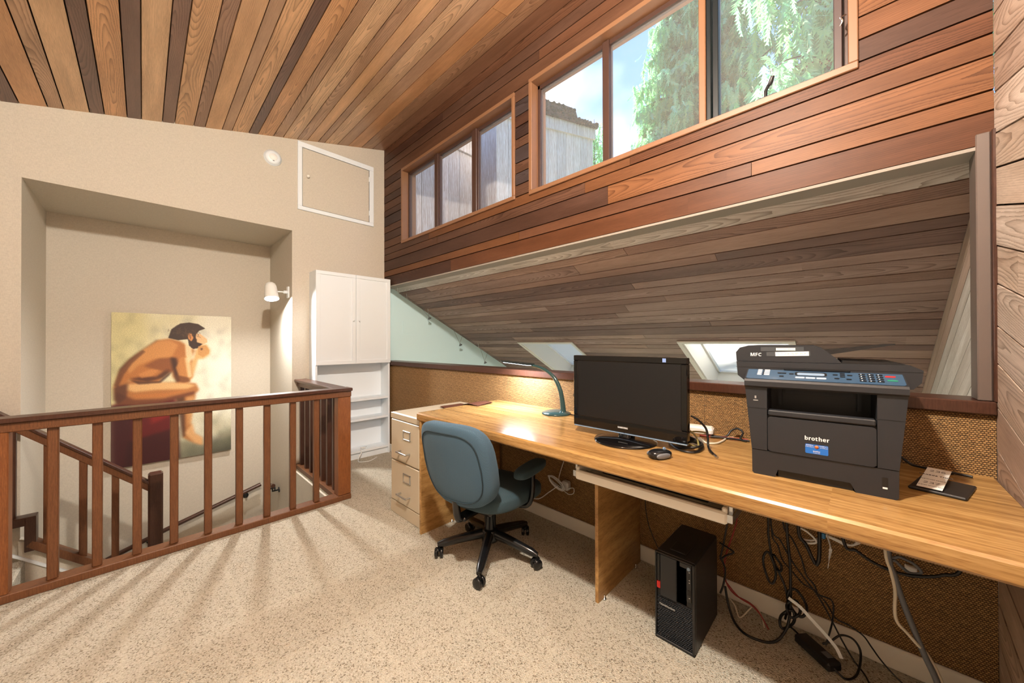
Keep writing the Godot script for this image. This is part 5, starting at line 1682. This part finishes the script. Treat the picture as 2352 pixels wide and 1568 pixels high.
	fill_poly(px, w, h, L.lit, rgb8(206, 146, 84), 0.8)
	fill_poly(px, w, h, L.shade, rgb8(70, 38, 26), 0.85)
	fill_poly(px, w, h, L.under, rgb8(96, 52, 34), 0.8)
	fill_poly(px, w, h, L.light2, rgb8(226, 184, 126), 0.85)
	fill_poly(px, w, h, [0.02, 0.48, 0.12, 0.46, 0.11, 0.55, 0.05, 0.59, 0.02, 0.56], rgb8(78, 44, 32), 0.8)
	fill_poly(px, w, h, [0.36, 0.30, 0.47, 0.30, 0.50, 0.36, 0.45, 0.40, 0.30, 0.37, 0.24, 0.35], rgb8(120, 68, 38), 0.7)
	fill_poly(px, w, h, [0.45, 0.295, 0.50, 0.30, 0.52, 0.36, 0.54, 0.46, 0.50, 0.47, 0.475, 0.40], rgb8(54, 30, 22), 0.85)
	fill_poly(px, w, h, L.foot, rgb8(224, 178, 124), 0.8)
	fill_poly(px, w, h, [0.59, 0.58, 0.655, 0.58, 0.63, 0.76, 0.60, 0.78], rgb8(208, 158, 104), 0.7)
	px = soften(px, w, h, 5)
	fill_poly(px, w, h, L.armup, rgb8(190, 128, 70), 0.9)
	fill_poly(px, w, h, L.arml, rgb8(236, 204, 156), 0.8)
	fill_poly(px, w, h, L.light1, rgb8(240, 214, 172), 0.85)
	fill_poly(px, w, h, [0.50, 0.42, 0.60, 0.44, 0.62, 0.47, 0.56, 0.475, 0.50, 0.46], rgb8(104, 60, 34), 0.75)
	px = soften(px, w, h, 2)
	fill_poly(px, w, h, [0.02, 0.47, 0.06, 0.37, 0.13, 0.305, 0.23, 0.243, 0.25, 0.255, 0.15, 0.33, 0.09, 0.40, 0.05, 0.48], rgb8(70, 40, 28), 0.55)
	fill_poly(px, w, h, [0.14, 0.44, 0.24, 0.455, 0.36, 0.455, 0.46, 0.395, 0.44, 0.42, 0.37, 0.468, 0.2, 0.47], rgb8(58, 32, 24), 0.7)
	fill_poly(px, w, h, [0.20, 0.40, 0.30, 0.37, 0.36, 0.38, 0.30, 0.42, 0.22, 0.43], rgb8(206, 140, 78), 0.6)
	fill_poly(px, w, h, [0.15, 0.535, 0.40, 0.54, 0.60, 0.53, 0.40, 0.565, 0.18, 0.56], rgb8(190, 118, 60), 0.6)
	px = soften(px, w, h, 3)
	fill_poly(px, w, h, L.face, rgb8(226, 184, 136))
	fill_poly(px, w, h, L.hair, rgb8(58, 42, 34))
	fill_poly(px, w, h, L.beard, rgb8(52, 36, 30))
	fill_poly(px, w, h, L.ear, rgb8(206, 140, 84))
	fill_poly(px, w, h, [0.69, 0.22, 0.76, 0.215, 0.79, 0.25, 0.785, 0.275, 0.73, 0.30, 0.69, 0.28], rgb8(196, 142, 82), 0.85)
	fill_poly(px, w, h, [0.71, 0.232, 0.73, 0.234, 0.725, 0.25, 0.71, 0.248], rgb8(96, 58, 36), 0.8)
	px = soften(px, w, h, 1)
	for k in 160:
		var a := n.get_noise_2d(k * 13.0, 3.0) * 3.0
		var bx_ := 0.565 + 0.16 * n.get_noise_2d(k * 7.7, 50.0)
		var by_ := 0.115 + 0.06 * n.get_noise_2d(k * 5.1, 90.0)
		fill_poly(px, w, h, [bx_, by_, bx_ + 0.02 * cos(a) + 0.006, by_ + 0.012 * sin(a), bx_ + 0.03 * cos(a), by_ + 0.02 * sin(a) + 0.003], rgb8(40, 30, 26).lerp(rgb8(110, 80, 56), 0.5 + 0.5 * n.get_noise_2d(k * 3.3, 7.0)), 0.5)
	px = soften(px, w, h, 1)
	var data := PackedByteArray()
	data.resize(w * h * 3)
	for y in h:
		for x in w:
			var s := 1.0 + 0.09 * n.get_noise_2d(x * 0.16 + y * 0.05, y * 0.22) + 0.05 * n.get_noise_2d(x * 0.6, y * 0.7 + 50.0)
			for ch in 3:
				var o := (y * w + x) * 3 + ch
				data[o] = clampi(int(px[o] * s * 255.0), 0, 255)
	return ImageTexture.create_from_image(Image.create_from_data(w, h, false, Image.FORMAT_RGB8, data))

# ---------------------------------------------------------------- small things
func build_small_things() -> void:
	var t := thing("smoke_detector", "round white smoke detector high on the end wall beside the hatch", "detector", Vector3(0.0, 3.04, 1.134))
	var out := Transform3D(Basis(Vector3(0, 0, 1), Vector3(1, 0, 0), Vector3(0, 1, 0)), Vector3.ZERO)
	var st := new_st()
	lathe(st, [[0.0, 0.036], [0.045, 0.034], [0.062, 0.026], [0.066, 0.016], [0.066, 0.014], [0.074, 0.012], [0.074, 0.0]], 36, out)
	obj("body", st, M.white, t)
	st = new_st()
	lathe(st, [[0.0, 0.040], [0.030, 0.039], [0.034, 0.034]], 28, out)
	obj("cover", st, M.white_rough, t)
	st = new_st()
	bx(st, Vector3(0.036, -0.04, -0.008), Vector3(0.0385, -0.034, 0.006))
	obj("test_button", st, M.cable_grey, t)
	# wire light along the mint wall
	var wl := thing("cable_light", "thin wire lighting track with tiny hanging spots below the cedar slope", "lamp", Vector3(0.12, 0, 0))
	var line := [Vector3(0, 1.845, -0.12), Vector3(0, 0.79, -2.12)]
	for x in [0.0, 0.05]:
		st = new_st()
		tube(st, [line[0] + Vector3(x, 0, 0), line[1] + Vector3(x, 0, 0)], 0.0022, 6)
		obj("wire", st, M.wire, wl)
	for y in [[1.86, -0.10, 0.09], [1.80, -0.22, 0.06], [1.62, -0.52, 0.06], [1.20, -1.35, 0.10]]:
		st = new_st()
		tube(st, [Vector3(0.02, y[0] - 0.02, y[1]), Vector3(0.02, RIDGE + SLOPE * y[1] - 0.004, y[1] + 0.01)], 0.0025, 6)
		obj("hanger", st, M.cable_white, wl)
	for q in [[-0.93, -1.04, -1.01, 1.245], [-1.40, -1.50, -1.46, 0.985], [-0.44, -0.50, -0.52, 1.585]]:
		var y0: float = 1.845 - 0.5275 * (-0.12 - q[0])
		var y1: float = 1.845 - 0.5275 * (-0.12 - q[1])
		st = new_st()
		tube(st, [Vector3(0, y0, q[0]), Vector3(0.025, q[3], q[2])], 0.0018, 6)
		tube(st, [Vector3(0.05, y1, q[1]), Vector3(0.025, q[3], q[2])], 0.0018, 6)
		var s := obj("spot_wire", st, M.wire, wl)
		st = new_st()
		lathe(st, [[0.0, 0.0], [0.006, -0.004], [0.024, -0.03], [0.022, -0.03], [0.0, -0.01]], 14, Transform3D(Basis(Vector3(1, 0, 0), 0.5), Vector3(0.025, q[3], q[2])))
		obj("spot_shade", st, M.wire, s)
	# power bar and note on the desk
	var h := thing("power_bar", "white power bar lying behind the right side of the monitor", "power bar", Vector3(3.45, DESK, 0.07), deg_to_rad(10))
	st = new_st()
	bx(st, Vector3(-0.16, 0.0, -0.03), Vector3(0.10, 0.042, 0.03), 0.010)
	obj("body", st, M.trim_white, h)
	st = new_st()
	bx(st, Vector3(0.06, 0.012, 0.025), Vector3(0.10, 0.04, 0.055), 0.006)
	obj("plug", st, M.cable_white, h)
	var b := thing("paper_note", "small folded bank slip with printed lines lying on a black wallet", "paper", Vector3(4.232, 0.811, 0.25), deg_to_rad(-12))
	st = new_st()
	var lie := Transform3D(Basis(Vector3.RIGHT, deg_to_rad(-90) + 0.10), Vector3.ZERO)
	bx(st, Vector3(-0.026, -0.095, 0.0), Vector3(0.026, 0.095, 0.0012), 0.0, lie)
	var sheet := obj("sheet", st, M.paper, b)
	var rows := [["236", 0.016, 0.065, M.print_pencil, false], ["Canada Trust", 0.0085, 0.022, M.print_ink, true], ["CUSTOMER RECORD", 0.0046, -0.02, M.print_pencil, false], ["237", 0.016, -0.05, M.print_pencil, false], ["PLEASE RETAIN FOR", 0.0042, -0.076, M.print_pencil, false]]
	for r in rows:
		text_mesh("writing", r[0], r[1], r[3], lie * Transform3D(Basis(), Vector3(0.0, r[2], 0.0014)), sheet, r[4])
	var wa := thing("wallet", "flat black wallet lying open on the desk beside the printer", "wallet", Vector3(4.243, DESK, 0.27), deg_to_rad(-14))
	st = new_st()
	bx(st, Vector3(-0.055, 0.0, -0.085), Vector3(0.06, 0.009, 0.085), 0.003)
	obj("cover", st, M.black, wa)
	var cl := thing("cable_clip", "small white cable clip on the grasscloth wall below the desk", "clip", Vector3(4.196, 0.40, 0.0))
	st = new_st()
	bx(st, Vector3(-0.016, -0.012, 0.0), Vector3(0.016, 0.012, 0.012), 0.003)
	tube(st, [Vector3(-0.012, 0.006, 0.016), Vector3(0.012, 0.006, 0.016)], 0.008, 8)
	obj("body", st, M.tie, cl)
	var ad := thing("power_adapter", "black brick power adapter lying on the carpet under the desk", "adapter", Vector3(3.935, 0.0, 0.14), deg_to_rad(-40))
	st = new_st()
	bx(st, Vector3(-0.075, 0.002, -0.03), Vector3(0.075, 0.036, 0.03), 0.007)
	obj("brick", st, M.black, ad)
	st = new_st()
	bx(st, Vector3(0.02, 0.0362, -0.02), Vector3(0.05, 0.0366, 0.005))
	obj("label", st, M.cable_grey, ad)
	var sp := thing("charger_plug", "white charger plug with bundled cord on the grasscloth wall under the desk", "charger", Vector3(2.64, 0.29, 0.0))
	st = new_st()
	bx(st, Vector3(-0.022, -0.03, 0.0), Vector3(0.03, 0.03, 0.045), 0.008)
	obj("plug", st, M.cable_white, sp)
	st = new_st()
	tube(st, smooth([Vector3(-0.01, 0.16, 0.03), Vector3(-0.02, 0.10, 0.05), Vector3(-0.028, 0.05, 0.06), Vector3(-0.02, 0.02, 0.06)]), 0.0025, 6)
	for k in 7:
		var loop := []
		for i in 14:
			var a := TAU * i / 14
			loop.append(Vector3(-0.06 + 0.062 * cos(a) + 0.004 * k, 0.02 + (0.016 + 0.003 * k) * sin(a) - 0.022 * cos(a) - 0.004 * (k % 3), 0.06 + 0.004 * sin(a + k) + 0.002 * k))
		tube(st, loop, 0.0025, 6, true)
	tube(st, smooth([Vector3(0.0, -0.02, 0.055), Vector3(0.05, -0.035, 0.06), Vector3(0.085, -0.02, 0.055), Vector3(0.08, 0.01, 0.05), Vector3(0.03, -0.01, 0.05)]), 0.0025, 6)
	tube(st, smooth([Vector3(-0.03, 0.0, 0.07), Vector3(-0.10, -0.06, 0.08), Vector3(-0.19, -0.13, 0.08), Vector3(-0.30, -0.15, 0.08), Vector3(-0.42, -0.20, 0.07)]), 0.0035, 6)
	obj("cord_bundle", st, M.cable_white, sp)

# ---------------------------------------------------------------- cables
func cable(called: String, label: String, pts: Array, r: float, m: Material, loops := []) -> void:
	var st := new_st()
	tube(st, smooth(pts, 6), r, 8)
	for l in loops: tube(st, smooth(l, 5), r, 8)
	tag(obj(called, st, m), label, "cable")

func ring(c: Vector3, rx: float, ry: float, tilt: float, n := 16, flat := false) -> Array:
	var out := []
	for k in n + 1:
		var a := TAU * k / n
		var v := Vector3(rx * cos(a), ry * sin(a), 0.006 * sin(3 * a))
		if flat: v = Vector3(rx * cos(a), 0.004 * sin(2 * a), ry * sin(a))
		out.append(c + Basis(Vector3.UP if flat else Vector3.BACK, tilt) * v)
	return out

func build_cables() -> void:
	var V := func(a: Array) -> Array:
		var out := []
		for k in range(0, a.size(), 3): out.append(Vector3(a[k], a[k + 1], a[k + 2]))
		return out
	cable("power_cable", "black cable hanging from the desk with a tied loop beside the tower", V.call([3.77, 0.735, 0.12, 3.776, 0.475, 0.12, 3.776, 0.418, 0.12, 3.784, 0.349, 0.12, 3.797, 0.302, 0.12, 3.818, 0.255, 0.12, 3.833, 0.215, 0.12, 3.842, 0.15, 0.12, 3.83, 0.07, 0.10]), 0.0045, M.cable_black, [ring(Vector3(3.782, 0.285, 0.14), 0.02, 0.062, 0.12), ring(Vector3(3.806, 0.31, 0.13), 0.012, 0.03, 0.4)])
	cable("power_cable", "thick black cable dropping to the carpet and curving back to the tower", V.call([3.838, 0.735, 0.12, 3.840, 0.478, 0.12, 3.843, 0.410, 0.12, 3.850, 0.320, 0.12, 3.851, 0.228, 0.12, 3.849, 0.14, 0.12, 3.84, 0.06, 0.14, 3.80, 0.008, 0.19, 3.72, 0.006, 0.22, 3.66, 0.01, 0.18, 3.625, 0.06, 0.14, 3.612, 0.12, 0.13]), 0.0052, M.cable_black, [ring(Vector3(3.872, 0.17, 0.12), 0.03, 0.05, 0.2), ring(Vector3(3.862, 0.15, 0.14), 0.022, 0.035, -0.2), ring(Vector3(3.84, 0.09, 0.13), 0.02, 0.045, -0.4)])
	cable("thin_cable", "thin black cable running straight and slanting down to the right along the wall", V.call([3.775, 0.735, 0.1, 3.783, 0.447, 0.1, 3.816, 0.396, 0.1, 3.853, 0.327, 0.1, 3.900, 0.264, 0.1, 3.935, 0.222, 0.1, 3.968, 0.163, 0.1, 3.985, 0.128, 0.1, 4.010, 0.077, 0.1, 4.041, 0.023, 0.1, 4.075, 0.006, 0.14, 4.10, 0.006, 0.25]), 0.003, M.cable_black)
	cable("thin_cable", "thin black cable with a sharp kink halfway down the grasscloth wall", V.call([3.815, 0.735, 0.09, 3.824, 0.470, 0.09, 3.854, 0.415, 0.09, 3.883, 0.348, 0.09, 3.900, 0.283, 0.09, 3.925, 0.253, 0.09, 3.938, 0.222, 0.09, 3.979, 0.215, 0.09, 3.981, 0.148, 0.09, 3.971, 0.085, 0.09, 3.96, 0.04, 0.11]), 0.003, M.cable_black)
	cable("thin_cable", "long thin black cable drifting down to the baseboard far right of the tower", V.call([3.778, 0.735, 0.08, 3.781, 0.422, 0.08, 3.804, 0.363, 0.08, 3.819, 0.308, 0.08, 3.853, 0.271, 0.08, 3.889, 0.236, 0.08, 3.925, 0.226, 0.08, 3.962, 0.191, 0.08, 3.988, 0.147, 0.08, 4.023, 0.140, 0.08, 4.066, 0.122, 0.08, 4.090, 0.090, 0.08, 4.113, 0.058, 0.08, 4.146, 0.03, 0.09, 4.20, 0.006, 0.12]), 0.0028, M.cable_black)
	cable("adapter_cable", "black cable looping from the power adapter over the baseboard", V.call([3.985, 0.02, 0.19, 4.02, 0.006, 0.20, 4.05, 0.01, 0.15, 4.06, 0.05, 0.08, 4.04, 0.085, 0.07, 4.005, 0.088, 0.08, 3.975, 0.06, 0.10, 3.95, 0.04, 0.11]), 0.0038, M.cable_black, [V.call([3.878, 0.02, 0.09, 3.86, 0.04, 0.10, 3.845, 0.06, 0.12])])
	cable("white_cable_bundle", "white cables bundled with a blue plug just under the desk", V.call([3.875, 0.735, 0.10, 3.880, 0.462, 0.10, 3.890, 0.432, 0.10, 3.926, 0.440, 0.10, 3.960, 0.469, 0.10, 3.993, 0.464, 0.10, 4.025, 0.459, 0.10, 4.056, 0.50, 0.10, 4.07, 0.735, 0.10]), 0.004, M.cable_white, [V.call([3.88, 0.48, 0.11, 3.91, 0.47, 0.115, 3.935, 0.44, 0.11, 3.90, 0.425, 0.11, 3.878, 0.45, 0.105]), V.call([3.95, 0.48, 0.11, 4.0, 0.47, 0.105, 4.03, 0.46, 0.1, 4.06, 0.48, 0.1])])
	var st := new_st()
	bx(st, Vector3(3.942, 0.462, 0.098), Vector3(3.962, 0.486, 0.118), 0.003)
	tag(obj("blue_plug", st, M.blue_plug), "small blue connector in the white cables under the desk", "connector")
	st = new_st()
	tube(st, smooth(V.call([3.885, 0.735, 0.12, 3.878, 0.477, 0.12, 3.903, 0.419, 0.12, 3.930, 0.355, 0.12]), 6), 0.0065, 8)
	tube(st, smooth(V.call([3.934, 0.352, 0.122, 3.942, 0.38, 0.122, 3.944, 0.449, 0.12, 3.945, 0.735, 0.12]), 6), 0.0065, 8)
	tag(obj("folded_cable", st, M.cable_black), "thick black cable folded to a V under the desk", "cable")
	st = new_st()
	for q in [V.call([3.966, 0.49, 0.125, 3.977, 0.444, 0.128, 3.974, 0.399, 0.125, 3.969, 0.358, 0.125])]:
		var s := smooth(q, 6)
		for k in s.size() - 1: slab_along(st, s[k], s[k + 1] + (s[k + 1] - s[k]) * 0.1, 0.010, 0.0012, 0.0)
	tag(obj("tie_strip", st, M.tie), "white plastic strip dangling from the cable bundle under the desk", "strip")
	st = new_st()
	for q in [V.call([3.848, 0.196, 0.155, 3.887, 0.180, 0.16, 3.922, 0.149, 0.16, 3.955, 0.120, 0.16, 3.992, 0.085, 0.165, 4.008, 0.055, 0.17])]:
		var s := smooth(q, 6)
		for k in s.size() - 1: slab_along(st, s[k], s[k + 1] + (s[k + 1] - s[k]) * 0.1, 0.0016, 0.013, 0.0)
	tag(obj("tie_strip", st, M.tie), "long white plastic strip slanting down to the adapter on the carpet", "strip")
	cable("sagging_cable", "black cable sagging in a shallow curve below the desk near the cedar wall", V.call([3.99, 0.735, 0.14, 4.016, 0.484, 0.14, 4.050, 0.464, 0.14, 4.091, 0.440, 0.14, 4.141, 0.429, 0.14, 4.181, 0.431, 0.14, 4.220, 0.443, 0.14, 4.259, 0.466, 0.14, 4.30, 0.51, 0.14, 4.32, 0.735, 0.14]), 0.0055, M.cable_black)
	cable("grey_loop", "grey cable coiled in a loop under the desk beside the cable clip", V.call([4.12, 0.735, 0.13, 4.131, 0.490, 0.13, 4.163, 0.482, 0.13, 4.194, 0.472, 0.13, 4.212, 0.449, 0.13, 4.184, 0.436, 0.13, 4.152, 0.465, 0.135, 4.131, 0.486, 0.135, 4.11, 0.735, 0.14]), 0.005, M.cable_grey)
	cable("flat_cable", "thick flat grey cable running down to the carpet near the cedar wall", V.call([4.12, 0.735, 0.2, 4.131, 0.506, 0.2, 4.144, 0.446, 0.2, 4.162, 0.371, 0.2, 4.187, 0.287, 0.2, 4.213, 0.206, 0.2, 4.239, 0.135, 0.2, 4.27, 0.01, 0.2]), 0.0085, M.cable_grey)
	cable("white_cable", "cream cable bowing out beside the flat grey cable", V.call([4.11, 0.735, 0.205, 4.124, 0.515, 0.205, 4.136, 0.458, 0.205, 4.146, 0.394, 0.205, 4.145, 0.325, 0.205, 4.151, 0.290, 0.21, 4.174, 0.265, 0.21, 4.194, 0.242, 0.21, 4.220, 0.207, 0.19, 4.248, 0.141, 0.19, 4.28, 0.01, 0.19]), 0.005, M.cable_cream)
	cable("red_cable", "red cable running from behind the tower down to the carpet", V.call([3.67, 0.735, 0.1, 3.656, 0.458, 0.1, 3.642, 0.376, 0.1, 3.61, 0.251, 0.11, 3.607, 0.177, 0.12, 3.62, 0.123, 0.12, 3.650, 0.088, 0.11, 3.701, 0.074, 0.1, 3.735, 0.051, 0.1, 3.775, 0.006, 0.12]), 0.003, M.cable_red, [V.call([3.61, 0.14, 0.12, 3.66, 0.09, 0.115, 3.71, 0.07, 0.105, 3.745, 0.04, 0.1])])
	cable("tower_cable", "black cables plugged into the back of the tower computer", V.call([3.63, 0.735, 0.12, 3.622, 0.45, 0.12, 3.612, 0.34, 0.14, 3.603, 0.27, 0.165]), 0.004, M.cable_black, [V.call([3.60, 0.33, 0.165, 3.63, 0.30, 0.13, 3.645, 0.285, 0.12, 3.62, 0.27, 0.14, 3.60, 0.255, 0.165]), V.call([3.60, 0.27, 0.165, 3.617, 0.21, 0.15, 3.61, 0.14, 0.15, 3.60, 0.10, 0.165])])
	cable("wall_cable", "thin dark cable curving down the wall behind the desk support", V.call([3.20, 0.735, 0.05, 3.20, 0.42, 0.05, 3.205, 0.30, 0.05, 3.24, 0.20, 0.06, 3.33, 0.10, 0.10, 3.42, 0.06, 0.165]), 0.0025, M.cable_black)
	cable("pale_cable", "pale cord curled on the carpet behind the tower computer", V.call([3.62, 0.05, 0.09, 3.645, 0.03, 0.10, 3.67, 0.008, 0.13, 3.70, 0.04, 0.09, 3.72, 0.06, 0.08, 3.745, 0.03, 0.09, 3.76, 0.006, 0.12]), 0.003, M.cable_cream)
	# on the desk
	var y := DESK + 0.0045
	cable("video_cable", "black video cable curving from the monitor to a bare plug on the desk", V.call([3.54, 0.93, 0.36, 3.565, 0.915, 0.35, 3.59, 0.88, 0.33, 3.598, 0.84, 0.33, 3.602, y + 0.015, 0.34, 3.62, y + 0.006, 0.375, 3.645, y + 0.002, 0.41]), 0.0045, M.cable_black)
	st = new_st()
	tube(st, [Vector3(3.644, y + 0.002, 0.409), Vector3(3.66, y + 0.001, 0.432)], 0.0055, 8)
	tag(obj("plug_tip", st, M.steel), "bare metal plug lying on the desk in front of the cables", "plug")
	cable("cable_coil", "coil of black cables on the desk right of the monitor foot", V.call([3.50, y, 0.20, 3.44, y, 0.27, 3.45, y + 0.004, 0.36, 3.52, y, 0.43, 3.575, y, 0.42, 3.58, y + 0.004, 0.33, 3.53, y + 0.008, 0.24]), 0.0045, M.cable_black, [ring(Vector3(3.51, y + 0.008, 0.34), 0.06, 0.075, 0.5, 20, true), ring(Vector3(3.515, y + 0.016, 0.335), 0.055, 0.085, 0.7, 20, true), ring(Vector3(3.50, y + 0.024, 0.33), 0.05, 0.07, 0.3, 20, true)])
	cable("olive_cable", "olive grey cable loop tangled in the coil beside the monitor", V.call([3.45, y + 0.03, 0.14, 3.50, y + 0.034, 0.22, 3.545, y + 0.03, 0.30, 3.57, y + 0.01, 0.37, 3.53, y + 0.03, 0.39, 3.47, y + 0.032, 0.30, 3.50, y + 0.034, 0.20, 3.54, y + 0.02, 0.12]), 0.004, M.cable_olive)
	cable("cream_cable", "cream cable bending across the desk between monitor and printer", V.call([3.53, y + 0.01, 0.20, 3.565, y, 0.235, 3.60, y, 0.21, 3.61, y, 0.14, 3.61, y, 0.08, 3.63, y, 0.05]), 0.0045, M.cable_cream)
	cable("dark_red_cable", "dark red cable lying along the wall between monitor and printer", V.call([3.50, y, 0.11, 3.56, y, 0.10, 3.61, y, 0.07, 3.65, y, 0.06, 3.69, y, 0.05]), 0.0045, M.cable_red)
	cable("black_loop", "black cable with an upright loop on the desk beside the printer", V.call([3.54, y, 0.08, 3.60, y + 0.002, 0.06, 3.62, y + 0.03, 0.04, 3.645, y + 0.042, 0.035, 3.668, y + 0.03, 0.045, 3.665, y + 0.004, 0.075, 3.69, y, 0.085]), 0.0045, M.cable_black, [V.call([3.55, y + 0.004, 0.12, 3.61, y + 0.004, 0.10, 3.66, y + 0.002, 0.08, 3.70, y, 0.07])])
	cable("power_cable", "black power cord behind the printer ending in a plug near the cedar wall", V.call([4.10, y + 0.05, 0.06, 4.16, y + 0.03, 0.03, 4.20, y, 0.03, 4.24, y, 0.05, 4.27, y, 0.06, 4.29, y + 0.002, 0.075]), 0.0045, M.cable_black, [V.call([4.285, y + 0.004, 0.073, 4.33, y + 0.004, 0.088])])
	cable("thin_cable", "short black cord leaving the foot of the desk lamp", V.call([2.72, y, 0.10, 2.76, y, 0.12, 2.80, y, 0.10, 2.86, y, 0.05, 2.90, y, 0.02]), 0.003, M.cable_black)
